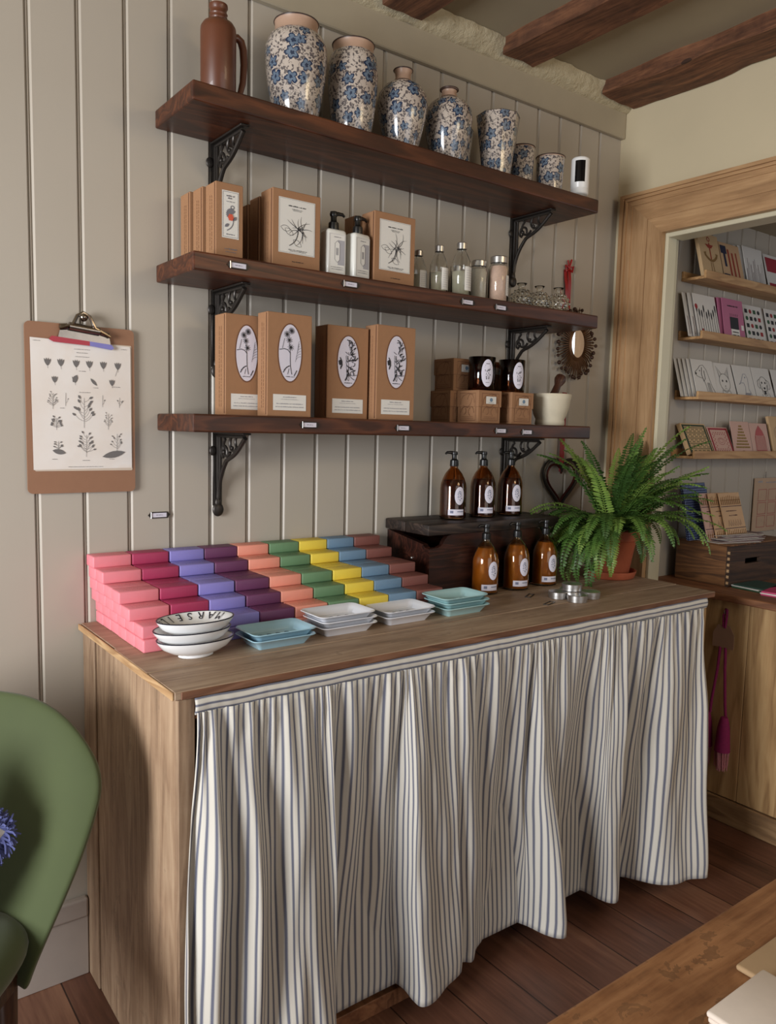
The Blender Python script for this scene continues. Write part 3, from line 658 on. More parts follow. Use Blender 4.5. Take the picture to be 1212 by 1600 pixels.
            ln([G(-0.1, 0.4), G(-0.05, 0.2), G(0, 0)], 0.0012, 3); ln([G(-0.7, 0.15), G(-0.5, 0.5)], 0.001, 3.2)
            for k in range(7): ln(curve(G(0.45 + 0.05 * k, -0.3 + 0.09 * k), G(0.95, -0.1 + 0.1 * k), 0.2, 4), 0.0006, 3.3)
            ln([G(0.9, -0.4), G(0.6, -0.6), G(0.35, -0.8)], 0.002, 3.4)
        else:
            for k in range(3):
                ln([G(-1 + 0.02 * k, 0.25 - 0.12 * k), G(-0.8, 0.15 - 0.1 * k), G(-0.62, 0.0 - 0.08 * k), G(-0.6, -0.15), G(-0.75, -0.3 + 0.05 * k)], 0.0030 - 0.0006 * k, 3 + 0.1 * k)
            P.ellipse(dr, *G(-0.78, -0.05), rx * 0.14, ry * 0.11, 3.4, 14)
            for k in range(5):
                c0 = G(-0.2 + 0.02 * k, 0.25 - 0.18 * k); q = leafpts(c0[0], c0[1], radians(-75), ry * 0.3, rx * 0.1); q = [a for a in q if inside(a)]
                if len(q) > 3: P.line(dr, q, 0.0011, 3.2)
            for k in range(46):
                u0, v0 = r.uniform(0.0, 0.6), r.uniform(-0.6, 0.75); an = r.choice((40, 60, 110, 150, 20)); L = r.uniform(0.15, 0.5)
                ln(curve(G(u0, v0), G(u0 + cos(radians(an)) * L, v0 + sin(radians(an)) * L * 0.5), r.uniform(-0.35, 0.35), 6), r.uniform(0.0010, 0.0030), 3 + k * 0.03)
            ln([G(0.0, -0.45), G(-0.15, -0.62), G(-0.3, -0.75)], 0.0035, 4); ln(curve(G(0.1, -0.5), G(0.8, -0.5), -0.1), 0.0012, 4); ln(curve(G(0.1, -0.52), G(0.7, -0.72), -0.1), 0.0012, 4)
        P.words(dr, cx, cy - ry * 0.85, rx * 0.8, 0.0022, r, 3)
        dr.build('drawing', M_INK, t, recalc=False)
        lb = MB(); P.rect(lb, w * 0.13, h * 0.06, w * 0.88, h * 0.215); lb.build('label', M_PAPER, t, recalc=False)
        tx = MB(); P.words(tx, w * 0.5, h * 0.185, w * 0.3, h * 0.011, r, 2); P.words(tx, w * 0.5, h * 0.165, w * 0.4, h * 0.006, r, 2); P.words(tx, w * 0.5, h * 0.12, w * 0.6, h * 0.010, r, 2); P.words(tx, w * 0.5, h * 0.09, w * 0.64, h * 0.010, r, 2)
        tx.build('lettering', M_LTINK, t, recalc=False)
    elif kind == 'plain': pass
    return t
gs = 'boxed soap gifts on the middle shelf'; ZM = 1.7702
kraft_box('slim_carton', 'slim kraft carton with a coral flower label, front of three', 0.795, -0.188, ZM, 0.069, 0.056, 0.172, gs, 'flower')
kraft_box('slim_carton', 'slim kraft carton standing between its two twins at the shelf end', 0.789, -0.126, ZM, 0.069, 0.054, 0.172, gs, 'plain')
kraft_box('slim_carton', 'slim kraft carton at the back of three, nearest the wall', 0.783, -0.066, ZM, 0.069, 0.056, 0.172, gs, 'plain')
kraft_box('gift_box', 'kraft gift box with a leafy sketch label, beside the slim cartons', 0.941, -0.19, ZM, 0.135, 0.060, 0.186, gs, 'botanic')
kraft_box('gift_box', 'kraft gift box behind the left leafy sketch box', 0.939, -0.125, ZM, 0.133, 0.052, 0.178, gs, 'plain')
kraft_box('gift_box', 'kraft gift box against the wall, last behind the left leafy sketch box', 0.937, -0.068, ZM, 0.128, 0.050, 0.170, gs, 'plain')
kraft_box('gift_box', 'kraft gift box with a leafy sketch label, beside the clear bottles', 1.243, -0.19, ZM, 0.137, 0.060, 0.186, gs, 'botanic')
kraft_box('gift_box', 'kraft gift box behind the right leafy sketch box, seen over the pump bottles', 1.225, -0.125, ZM, 0.137, 0.052, 0.182, gs, 'plain')
gt = 'tall kraft boxes on the lowest shelf'; ZL = 1.4092
kraft_box('tall_gift_box', 'tall kraft box with an oval window, half hidden behind the left iron bracket', 0.834, -0.158, ZL, 0.112, 0.060, 0.243, gt, 'ovalA')
kraft_box('tall_gift_box', 'tall kraft box with a spiky flower seen in its oval window, overlapping its neighbour', 0.917, -0.214, ZL, 0.124, 0.050, 0.250, gt, 'ovalA')
kraft_box('tall_gift_box', 'tall kraft box tucked behind the spiky flower box, only its edge showing', 0.975, -0.150, ZL, 0.105, 0.060, 0.246, gt, 'plain')
kraft_box('tall_gift_box', 'tall kraft box with bold black leaves in its oval window, second from right', 1.112, -0.175, ZL, 0.130, 0.060, 0.241, gt, 'ovalB')
kraft_box('tall_gift_box', 'tall kraft box with bold black leaves in its oval window, nearest the small cubes', 1.249, -0.205, ZL, 0.130, 0.056, 0.252, gt, 'ovalB')

# white pump bottles
def pump_head(t, z, s=1.0, mat=M_BLACK, direction=1):
    MB().lathe([(0, z), (0.0135 * s, z), (0.0138 * s, z + 0.002), (0.0130 * s, z + 0.018 * s), (0.009 * s, z + 0.021 * s), (0.0078 * s, z + 0.024 * s), (0.0078 * s, z + 0.036 * s), (0, z + 0.036 * s)], 24).build('pump_collar', mat, t, True, True, 35)
    n = MB(); n.lathe([(0.0, z + 0.035 * s), (0.0095 * s, z + 0.035 * s), (0.0105 * s, z + 0.040 * s), (0.009 * s, z + 0.046 * s), (0, z + 0.047 * s)], 20)
    d = direction; n.tube([(0, 0, z + 0.0415 * s), (0.014 * s * d, 0, z + 0.0425 * s), (0.026 * s * d, 0, z + 0.0425 * s), (0.032 * s * d, 0, z + 0.038 * s)], [0.0055 * s, 0.005 * s, 0.0042 * s, 0.003 * s], 10); n.build('pump_nozzle', mat, t, True)
def white_pump(lab, x, y, rz):
    t = thing('pump_bottle', lab, 'bottle', (x, y, ZM), rz, 'white pump bottles on the middle shelf')
    MB().box(-0.029, 0.029, -0.021, 0.021, 0, 0.120, 0.009, 4).build('body', M_PUMPW, t, True)
    P = Plane2((-0.024, -0.0213, 0.008), lift=0.0004); r = random.Random(4)
    b = MB(); P.rect(b, 0, 0, 0.048, 0.100); b.build('label', M_PAPER, t, recalc=False)
    d = MB(); P.frame(d, 0.002, 0.002, 0.046, 0.098, 0.0006, 2); P.rect(d, 0.026, 0.022, 0.045, 0.084, 1.5); d.build('label_print', M_LTINK, t, recalc=False)
    e = MB(); q = [(0.024, 0.082), (0.031, 0.075), (0.031, 0.035), (0.024, 0.028), (0.017, 0.035), (0.017, 0.075)]; P.shape(e, q, 2.5); e.build('badge', M_PAPER, t, recalc=False)
    f = MB(); P.line(f, q + q[:1], 0.0009, 3); P.rect(f, 0.021, 0.046, 0.0232, 0.064, 3); P.rect(f, 0.0248, 0.046, 0.0268, 0.064, 3); P.words(f, 0.024, 0.090, 0.02, 0.002, r, 3); P.words(f, 0.024, 0.015, 0.036, 0.0018, r, 3); P.words(f, 0.024, 0.010, 0.036, 0.0018, r, 3); f.build('lettering', M_GREYINK, t, recalc=False)
    pump_head(t, 0.120, 1.0)
    return t
white_pump('white pump bottle with a patterned label, touching the left leafy sketch box', 1.131, -0.165, radians(-4))
white_pump('white pump bottle with a black pump, beside the right leafy sketch box', 1.203, -0.170, radians(8))

# clear bottles and jars
def clear_bottle(lab, x, y, rz, s=1.0):
    t = thing('clear_bottle', lab, 'bottle', (x, y, ZM), rz, 'clear screw-top bottles of bath oil')
    out = [(0, 0), (0.024, 0), (0.027, 0.003), (0.027, 0.078), (0.025, 0.090), (0.019, 0.106), (0.0125, 0.118), (0.0115, 0.124), (0.0115, 0.132)]
    inn = [(0.0095, 0.132), (0.0095, 0.119), (0.017, 0.106), (0.0232, 0.090), (0.0252, 0.078), (0.0252, 0.005), (0, 0.004)]
    MB().lathe([(a * s, b * s) for a, b in out + inn], 32).build('glass_body', M_GLASS, t, True, True, 50)
    MB().lathe([(0, 0.0045 * s), (0.0248 * s, 0.0045 * s), (0.0248 * s, 0.064 * s), (0, 0.064 * s)], 32).build('oil', M_OIL, t, True, True, 50)
    MB().lathe([(0, 0.1325 * s), (0.0125 * s, 0.1325 * s), (0.0125 * s, 0.124 * s), (0.0135 * s, 0.124 * s), (0.0135 * s, 0.139 * s), (0.012 * s, 0.141 * s), (0, 0.141 * s)], 28).build('cap', M_ALU, t, True, True, 35)
    def lb(u, v): a = radians(-118 + 75 * u); return (0.0275 * s * cos(a), 0.0275 * s * sin(a), (0.014 + 0.062 * v) * s)
    MB().grid(lb, 12, 2).build('label', M_PAPER, t, True, False)
    tx = MB(); r = random.Random(2)
    for k in range(8):
        for q in range(5):
            u0 = 0.14 + q * 0.15; z = 0.022 + k * 0.0062; a, b = radians(-118 + 75 * u0), radians(-118 + 75 * (u0 + 0.1))
            v = [tx.bm.verts.new((0.0279 * s * cos(w), 0.0279 * s * sin(w), zz * s)) for w, zz in ((a, z), (b, z), (b, z + 0.0012), (a, z + 0.0012))]; tx.bm.faces.new(v)
    tx.build('lettering', M_LTINK, t, False, False)
clear_bottle('clear metal-capped oil bottle, shortest looking, against the kraft gift box', 1.458, -0.110, 0.0, 0.90)
clear_bottle('clear metal-capped oil bottle standing between the other two', 1.500, -0.152, 0.1, 0.99)
clear_bottle('clear metal-capped oil bottle nearest the salt jars, its label facing front', 1.560, -0.180, 0.15, 1.08)
def salt_jar(lab, x, y, rz, s, mat, h=1.0):
    t = thing('salt_jar', lab, 'jar', (x, y, ZM), rz, 'bath salt jars on the middle shelf')
    out = [(0, 0), (0.026, 0), (0.029, 0.003), (0.029, 0.088 * h), (0.026, 0.096 * h), (0.022, 0.100 * h), (0.022, 0.110 * h)]; inn = [(0.020, 0.110 * h), (0.020, 0.099 * h), (0.0272, 0.086 * h), (0.0272, 0.004), (0, 0.004)]
    MB().lathe([(a * s, b * s) for a, b in out + inn], 32).build('glass_body', M_GLASS, t, True, True, 50)
    MB().lathe([(0, 0.0045 * s), (0.0268 * s, 0.0045 * s), (0.0268 * s, 0.084 * h * s), (0.021 * s, 0.094 * h * s), (0, 0.096 * h * s)], 32).build('salts', mat, t, True, True, 50)
    MB().lathe([(0, 0.1105 * h * s), (0.0225 * s, 0.1105 * h * s), (0.0225 * s, 0.103 * h * s), (0.0245 * s, 0.103 * h * s), (0.0245 * s, 0.118 * h * s), (0.023 * s, 0.120 * h * s), (0, 0.120 * h * s)], 28).build('lid', M_ALU, t, True, True, 35)
    def lb(u, v): a = radians(-100 + 78 * u); return (0.0294 * s * cos(a), 0.0294 * s * sin(a), (0.018 + 0.056 * v) * s)
    MB().grid(lb, 12, 2).build('label', M_PAPER, t, True, False)
    tx = MB()
    for k in range(7):
        for q in range(4):
            u0 = 0.16 + q * 0.18; z = 0.026 + k * 0.0062; a, b = radians(-100 + 78 * u0), radians(-100 + 78 * (u0 + 0.12))
            v = [tx.bm.verts.new((0.0298 * s * cos(w), 0.0298 * s * sin(w), zz * s)) for w, zz in ((a, z), (b, z), (b, z + 0.0012), (a, z + 0.0012))]; tx.bm.faces.new(v)
    tx.build('lettering', M_LTINK, t, False, False)
salt_jar('glass jar of pale salts standing behind the other two, mostly hidden', 1.628, -0.085, 0.2, 0.86, M_CREAMSALT, 1.06)
salt_jar('glass jar of pale cream salts with a metal lid, beside the oil bottles', 1.648, -0.160, 0.9, 0.92, M_CREAMSALT, 1.06)
salt_jar('larger glass jar of pink salts with a white label', 1.712, -0.178, 0.25, 1.06, M_PINKSALT, 1.06)
# hobnail bud vases
def bud(lab, x, y, s=1.0):
    t = thing('bud_vase', lab, 'vase', (x, y, ZM), 0, 'hobnail glass bud vases on the middle shelf')
    prof = [(0, 0), (0.016, 0), (0.020, 0.003), (0.029, 0.018), (0.0325, 0.033), (0.029, 0.048), (0.018, 0.060), (0.011, 0.064), (0.0105, 0.072), (0.016, 0.080)]
    inn = [(0.014, 0.080), (0.009, 0.072), (0.0095, 0.065), (0.017, 0.058), (0.027, 0.047), (0.0300, 0.033), (0.0265, 0.018), (0.017, 0.006), (0, 0.005)]
    m = MB().lathe([(a * s, b * s) for a, b in prof + inn], 28)
    for k in range(5):
        an0 = radians(-48 + 24 * k); n = (9, 13, 16, 13, 9)[k]
        for q in range(n):
            a = 2 * pi * (q + 0.5 * (k % 2)) / n; rr = 0.0320 * cos(an0); m.sphere((rr * cos(a) * s, rr * sin(a) * s, (0.033 + 0.031 * sin(an0)) * s), 0.0042 * s, seg=8, rings=6)
    m.build('glass_body', M_CRYSTAL, t, True, True, 60); return t
bud('hobnail glass bud vase half hidden behind the pink salt jar', 1.800, -0.095, 0.92)
bud('hobnail glass bud vase, first clear of the pink salt jar', 1.868, -0.125, 1.05)
bud('hobnail glass bud vase in the middle of the visible trio', 1.945, -0.130, 1.05)
bud('hobnail glass bud vase nearest the shelf end and red ribbon', 2.030, -0.135, 1.10)

# small cube boxes
def cube_box(lab, x, yf, z, labelled):
    s = 0.097; t = thing('candle_box', lab, 'box', (x, yf, z), 0, 'small lidded kraft cube boxes')
    MB().box(0.0025, s - 0.0025, 0.0025, s - 0.0025, 0, 0.050, 0.001, 1).build('base', M_KRAFT, t)
    MB().box(0, s, 0, s, 0.0485, 0.098, 0.0012, 1).build('lid', M_KRAFT, t)
    d = MB(); r = random.Random(8)
    for (O, U) in (((0, -0.0001, 0), (1, 0, 0)), ((-0.0001, s, 0), (0, -1, 0))):
        P = Plane2(O, U, lift=0.0004)
        P.line(d, [(0.015, 0.0475), (0.015, 0.008), (0.084, 0.008), (0.084, 0.0475)], 0.0018, -5.2); P.line(d, [(0.015, 0.0495), (0.015, 0.089), (0.084, 0.089), (0.084, 0.0495)], 0.0014)
        P.line(d, curve((0.02, 0.03), (0.05, 0.045), 0.3), 0.0012, 1.1); P.line(d, curve((0.05, 0.046), (0.078, 0.03), 0.35), 0.0012, 1.1); P.line(d, curve((0.035, 0.025), (0.04, 0.045), -0.3), 0.0012, 1.2); P.line(d, curve((0.06, 0.022), (0.062, 0.046), 0.3), 0.0012, 1.2)
        P.line(d, curve((0.02, 0.055), (0.045, 0.085), 0.25), 0.0012, 1.3); P.line(d, curve((0.03, 0.052), (0.07, 0.075), -0.3), 0.0012, 1.3); P.line(d, curve((0.045, 0.086), (0.08, 0.06), 0.3), 0.0012, 1.3); P.line(d, curve((0.05, 0.07), (0.075, 0.085), 0.3), 0.0012, 1.4)
        P.words(d, 0.05, 0.018, 0.05, 0.0015, r); P.words(d, 0.05, 0.013, 0.055, 0.0015, r)
    d.build('print', M_KRAFTD, t, recalc=False)
    if labelled:
        P = Plane2((0, -0.0001, 0)); b = MB(); P.rect(b, 0.030, 0.058, 0.072, 0.080, 3); b.build('label', M_PAPER, t, recalc=False)
        f = MB(); P.ellipse(f, 0.051, 0.070, 0.006, 0.006, 4, 12); P.words(f, 0.051, 0.061, 0.02, 0.0015, r, 4); f.build('motif', plain('blue_grey_ink', C(110, 136, 160), 0.7) if 'blue_grey_ink' not in bpy.data.materials else bpy.data.materials['blue_grey_ink'], t, recalc=False)
    return t
cube_box('small kraft cube box at the front, under the left amber tumbler', 1.637, -0.190, ZL, True)
cube_box('small kraft cube box at the front, under the right amber tumbler', 1.778, -0.190, ZL, True)
cube_box('small kraft cube box of the lower layer at the back left', 1.612, -0.0915, ZL, False)
cube_box('small kraft cube box of the lower layer at the back right', 1.745, -0.0915, ZL, False)
cube_box('small kraft cube box of the upper layer at the back left', 1.622, -0.0915, ZL + 0.0985, True)
cube_box('small kraft cube box of the upper layer, seen between the two amber tumblers', 1.738, -0.0915, ZL + 0.0985, True)
def tumbler(lab, x, y, ang, r=0.041):
    t = thing('candle_tumbler', lab, 'candle', (x, y, ZL + 0.0985), ang, 'amber glass candle tumblers')
    h = 0.101
    MB().lathe([(0, 0), (r - 0.003, 0), (r, 0.003), (r, h), (r - 0.001, h + 0.001), (r - 0.002, h), (r - 0.0025, 0.006), (0, 0.006)], 40).build('glass', M_AMBER2, t, True, True, 50)
    MB().lathe([(0, 0.0065), (r - 0.003, 0.0065), (r - 0.003, 0.080), (0, 0.080)], 40).build('wax', plain('dark_wax', C(58, 26, 20), 0.5), t, True, True, 50)
    lb = MB(); dr = MB(); rr = r + 0.0006
    def on(u, v, k=0.0): a = radians(-90) + u / rr; return ((rr + k) * cos(a), (rr + k) * sin(a), 0.052 + v)
    n = 14; N = 10
    for i in range(-n, n):
        for s_ in (1,):
            u0, u1 = 0.020 * i / n, 0.020 * (i + 1) / n; v0, v1 = 0.041 * sqrt(1 - (i / n) ** 2), 0.041 * sqrt(1 - ((i + 1) / n) ** 2)
            lb.bm.faces.new([lb.bm.verts.new(on(*q)) for q in ((u0, -v0), (u1, -v1), (u1, v1), (u0, v0))] if v0 > 1e-6 and v1 > 1e-6 else [lb.bm.verts.new(on(*q)) for q in (((u0, 0), (u1, -v1), (u1, v1)) if v0 < 1e-6 else ((u0, -v0), (u1, 0), (u0, v0)))])
    lb.build('label', M_LILAC, t, True, False)
    def bar(u, v, w_, h_): dr.bm.faces.new([dr.bm.verts.new(on(*q, 0.0005)) for q in ((u - w_, v - h_), (u + w_, v - h_), (u + w_, v + h_), (u - w_, v + h_))])
    for q in ((0, 0.028, 0.006, 0.0012), (0, 0.023, 0.009, 0.0007), (0, 0.018, 0.011, 0.0005), (0, -0.028, 0.006, 0.0007)): bar(*q)
    rnd2 = random.Random(3)
    for k in range(26): bar(rnd2.uniform(-0.009, 0.009), rnd2.uniform(-0.018, 0.012), rnd2.uniform(0.0004, 0.002), rnd2.uniform(0.0004, 0.003))
    dr.build('lettering', M_GREYINK, t, False, False)
    return t
tumbler('amber glass candle tumbler with an oval label, on the left cube box', 1.694, -0.140, radians(-18), 0.0415)
tumbler('amber glass candle tumbler with an oval label, on the right cube box', 1.823, -0.140, radians(-12), 0.0415)
# mortar and pestle
m = thing('mortar', 'cream stone mortar bowl near the end of the lowest shelf', 'mortar', (2.010, -0.140, ZL))
MB().lathe([(0, 0), (0.046, 0), (0.049, 0.004), (0.048, 0.014), (0.047, 0.020), (0.054, 0.034), (0.061, 0.058), (0.065, 0.084), (0.068, 0.100), (0.066, 0.103), (0.060, 0.100), (0.054, 0.060), (0.038, 0.030), (0, 0.022)], 44).build('bowl', M_STONE, m, True, True, 50)
p = tag(MB().lathe([(0, 0), (0.017, 0.004), (0.022, 0.016), (0.0185, 0.045), (0.013, 0.085), (0.0115, 0.115), (0.016, 0.128), (0.0195, 0.140), (0.017, 0.152), (0, 0.158)], 24).build('pestle', M_PESTLE, None, True), 'dark wooden pestle leaning in the cream mortar', 'pestle')
A = Vector((1.993, -0.140, 1.452)); B = Vector((2.103, -0.112, 1.600)); p.location = A; p.rotation_euler = (B - A).to_track_quat('Z', 'Y').to_euler()

# sunburst mirror
sm = thing('sunburst_mirror', 'small sunburst mirror with beaded brass rays, hung by red ribbon', 'mirror', (2.268, -0.0, 1.706))
ry = MB(); bd = MB(); rnd = random.Random(5)
for k in range(64):
    a = 2 * pi * k / 64; L = rnd.choice((0.92, 1.0, 1.06)); c_, s_ = cos(a), sin(a)
    p0 = (0.036 * c_, -0.018, 0.052 * s_); p1 = (0.098 * L * c_, -0.020 + rnd.uniform(-.006, .006), 0.122 * L * s_)
    ry.tube([p0, ((p0[0] + p1[0]) / 2, -0.024, (p0[2] + p1[2]) / 2), p1], [0.0034, 0.0026, 0.0014], 5)
    if k % 2 == 0: bd.sphere(p1, rnd.uniform(0.0055, 0.0078), seg=8, rings=6)
    else: bd.sphere((p1[0] * 0.93, p1[1], p1[2] * 0.93), 0.004, seg=8, rings=6)
ry.build('rays', M_RUST, sm, True); bd.build('beads', M_BRONZE, sm, True)
MB().lathe([(0, 0), (0.040, 0), (0.043, 0.004), (0.038, 0.009), (0.034, 0.010)], 36, 0, 0, 1, 1.45).build('oval_rim', M_RUST, sm, True)
MB().lathe([(0.034, 0.0095), (0, 0.0098)], 36, 0, 0, 1, 1.45).build('glass', M_MIRROR, sm, True, True)
for ch in sm.children:
    if ch.name.split('.')[0] in ('oval_rim', 'glass'): ch.rotation_euler = (pi / 2, 0, 0); ch.location = (0, -0.018, 0)
rb = MB()
for x, w_ in ((-0.008, 0.009), (0.008, 0.008)):
    rb.grid(lambda u, v, x=x, w_=w_: (x + w_ * (u - .5) * 2 + 0.004 * sin(v * 5), -0.006 - 0.003 * sin(v * 7 + x * 300), 0.10 + 0.155 * v), 3, 12)
for s_ in (-1, 1): rb.tube([(0, -0.008, 0.262), (s_ * 0.020, -0.010, 0.268), (s_ * 0.016, -0.009, 0.250), (0, -0.008, 0.258)], 0.004, 6)
rb.tube([(0, -0.008, 0.26), (0.012, -0.008, 0.292)], 0.0035, 6); rb.tube([(0, -0.008, 0.26), (-0.008, -0.008, 0.288)], 0.003, 6)
rbo = rb.build('hanging_ribbon', M_RED, sm, True, False); rbo.location = (-0.045, 0, 0)
# heart ornament hung low on a red ribbon
ht = thing('heart_ornament', 'dark metal heart outline hanging behind the fern on a red ribbon', 'ornament', (2.225, 0.0, 1.215))
hpn = []
for k in range(41):
    a = 2 * pi * k / 40; hpn.append((0.0056 * 16 * sin(a) ** 3 * 1.04, -0.014, 0.0056 * (13 * cos(a) - 5 * cos(2 * a) - 2 * cos(3 * a) - cos(4 * a)) * 1.1))
MB().tube(hpn, 0.0065, 8, False).build('heart_frame', M_IRON, ht, True)
MB().tube([(q[0] * 0.8, -0.014, q[2] * 0.8 - 0.002) for q in hpn], 0.004, 8, False).build('inner_heart', plain('dark_red_metal', C(70, 22, 16), 0.4, 0.5), ht, True)
rb2 = MB().box(-0.014, 0.010, -0.016, -0.0135, 0.03, 0.315, 0.0005, 1); rb2.build('hanging_ribbon', plain('deep_red_ribbon', C(130, 22, 20), 0.5), ht)

# ------------------------------------------------------------------ clipboard
cb = thing('clipboard', 'brown clipboard holding a botanical print, hung on the panelling', 'clipboard', (0.417, -0.002, 1.217))
def rrect(x0, y0, x1, y1, r, n=5):
    o = []
    for cx, cy, a0 in ((x1 - r, y1 - r, 0), (x0 + r, y1 - r, 90), (x0 + r, y0 + r, 180), (x1 - r, y0 + r, 270)):
        for i in range(n + 1): a = radians(a0 + 90 * i / n); o.append((cx + r * cos(a), cy + r * sin(a)))
    return o
MB().prism(rrect(0, 0, 0.247, 0.390, 0.012), (0, -0.004, 0), (1, 0, 0), (0, 0, 1), 0.0035).build('board', M_HARD, cb)
MB().prism(rrect(0.016, 0.052, 0.240, 0.352, 0.002, 1), (0, -0.0078, 0), (1, 0, 0), (0, 0, 1), 0.0008).build('back_sheet', plain('aged_paper', C(206, 190, 172), 0.7), cb)
def sheet():
    n = NT('print_paper'); v = n.coords(); f = n.noise(v, 7, 4); n.l(n.ramp(f, [(0.35, C(222, 212, 202)), (0.6, C(228, 222, 216)), (0.8, C(222, 204, 186))]), n.b.inputs['Base Color']); n.b.inputs['Roughness'].default_value = 0.7; return n.m
MB().prism([(0.013, 0.055), (0.238, 0.058), (0.237, 0.345), (0.236, 0.349), (0.011, 0.354)], (0, -0.0092, 0), (1, 0, 0), (0, 0, 1), 0.0008).build('print_sheet', sheet(), cb)
pd = MB(); P = Plane2((0.012, -0.0101, 0.055)); r = random.Random(21); k_ = [1.0]
def sprig(x, y, h, n, spread=50, lf=0.008):
    k_[0] += 0.02; P.line(pd, [(x, y), (x + 0.001, y + h)], 0.0007, k_[0])
    for i in range(n):
        t = 0.25 + 0.75 * i / n; s_ = 1 if i % 2 else -1; an = radians(90 + s_ * r.uniform(25, spread)); L = h * 0.30 * (1.25 - t * 0.6)
        y0_ = y + h * (0.15 + 0.8 * t * t); e = (x + cos(an) * L, y0_ + sin(an) * L); P.line(pd, curve((x, y0_), e, 0.1 * s_, 4), 0.0005, k_[0]); P.shape(pd, leafpts(e[0], e[1], an, lf * 0.9, lf * 0.24), k_[0] + i * 0.02)
def bud2(x, y, s_):
    k_[0] += 0.02
    for a in (-24, -8, 8, 24): P.shape(pd, leafpts(x, y - s_ * 0.6, radians(90 + a), s_ * 1.15, s_ * 0.13), k_[0] + a * 0.001)
    P.line(pd, [(x, y - s_ * 0.6), (x + 0.001, y - s_ * 0.95)], 0.0006, k_[0])
for i, x in enumerate((0.035, 0.064, 0.098, 0.128, 0.160, 0.194)): bud2(x, 0.247, 0.016); 
P.line(pd, [(0.194, 0.24), (0.188, 0.222)], 0.0006)
for x, y in ((0.050, 0.208), (0.095, 0.210), (0.180, 0.207)): bud2(x, y, 0.014)
P.shape(pd, leafpts(0.130, 0.214, radians(-48), 0.022, 0.0035)); P.shape(pd, leafpts(0.090, 0.203, radians(60), 0.02, 0.005), 1.4)
sprig(0.045, 0.140, 0.036, 14, 70, 0.004); sprig(0.073, 0.148, 0.030, 1, 30, 0.004); sprig(0.157, 0.148, 0.028, 1, 30, 0.005); sprig(0.197, 0.148, 0.024, 3, 80, 0.005)
sprig(0.114, 0.098, 0.070, 13, 60, 0.011); sprig(0.170, 0.095, 0.038, 10, 55, 0.004); sprig(0.052, 0.092, 0.028, 14, 70, 0.007)
sprig(0.118, 0.030, 0.052, 18, 75, 0.008); sprig(0.190, 0.040, 0.045, 9, 60, 0.006); sprig(0.055, 0.044, 0.022, 10, 80, 0.006)
P.shape(pd, leafpts(0.155, 0.030, radians(12), 0.056, 0.008), 1.5); P.shape(pd, leafpts(0.042, 0.045, radians(-12), 0.030, 0.006), 1.6)
for x, y, w_ in ((0.112, 0.279, 0.036), (0.112, 0.271, 0.026), (0.112, 0.262, 0.032), (0.112, 0.229, 0.016), (0.117, 0.180, 0.026), (0.117, 0.006, 0.08), (0.013, 0.292, 0.016), (0.210, 0.286, 0.014), (0.047, 0.024, 0.012), (0.118, 0.021, 0.018), (0.178, 0.024, 0.012), (0.066, 0.142, 0.010), (0.190, 0.196, 0.020), (0.142, 0.192, 0.012)): P.words(pd, x, y, w_, 0.0014, r)
pd.build('botanical_drawing', plain('engraving_ink', C(112, 108, 106), 0.7), cb, False, False)
cp = MB(); cp.prism([(0.070, 0.357), (0.190, 0.345), (0.185, 0.372), (0.150, 0.383), (0.100, 0.386), (0.074, 0.374)], (0, -0.0105, 0), (1, 0, 0), (0, 0, 1), 0.004)
cp.tube([(0.072, -0.020, 0.378), (0.100, -0.022, 0.388), (0.104, -0.022, 0.394), (0.112, -0.020, 0.410), (0.126, -0.018, 0.418), (0.140, -0.020, 0.410), (0.148, -0.022, 0.392), (0.152, -0.022, 0.384), (0.186, -0.020, 0.368)], 0.0042, 8)
cp.tube([(0.094, -0.016, 0.385), (0.162, -0.016, 0.378)], 0.010, 12); cp.tube([(0.074, -0.016, 0.382), (0.090, -0.016, 0.384)], 0.0075, 10); cp.tube([(0.166, -0.016, 0.376), (0.184, -0.016, 0.372)], 0.0065, 10)
cp.sphere((0.127, -0.016, 0.408), 0.010); cp.build('bulldog_clip', M_CHROME, cb, True)
MB().prism([(0.050, 0.352), (0.056, 0.360), (0.140, 0.354), (0.140, 0.344), (0.060, 0.347)], (0, -0.0145, 0), (1, 0, 0), (0, 0, 1), 0.003).build('red_clip_lip', plain('red_plastic', C(168, 40, 58), 0.35), cb)
MB().prism([(0.140, 0.354), (0.190, 0.350), (0.196, 0.342), (0.190, 0.338), (0.140, 0.344)], (0, -0.0145, 0), (1, 0, 0), (0, 0, 1), 0.003).build('lilac_clip_lip', plain('lilac_plastic', C(120, 118, 188), 0.35), cb)

# ------------------------------------------------------------------ counter with curtain
ct = thing('counter', 'rough reclaimed timber counter with a striped curtain front', 'counter', (0, 0, 0))
MB().box(0.530, 2.300, -0.2605, -0.003, 0.884, 0.900, 0.0015, 1).build('top_board', M_COUNT, ct)
MB().box(0.526, 2.300, -0.4625, -0.2640, 0.884, 0.900, 0.0015, 1).build('top_board', M_COUNT, ct)
MB().box(0.528, 2.296, -0.602, -0.4665, 0.884, 0.900, 0.0015, 1).build('top_board', M_COUNT, ct)
MB().box(0.540, 2.290, -0.6050, -0.6022, 0.8845, 0.8990, 0.001, 1).build('front_edge', M_FRONTEDGE, ct)
MB().box(0.5235, 0.5275, -0.601, -0.004, 0.8845, 0.8995, 0.001, 1).build('end_grain_strip', M_EDGE, ct)
for a, b in ((-0.092, -0.003), (-0.3415, -0.0965), (-0.588, -0.3465)): MB().box(0.5345 + (0.004 if b < -0.09 and a > -0.4 else 0.0), 0.558, min(a, b), max(a, b), 0.0, 0.8835, 0.002, 1).build('side_board', M_CSIDE, ct)
MB().box(0.5345, 0.568, -0.601, -0.5885, 0.0, 0.8835, 0.0015, 1).build('front_post', M_CSIDE, ct)
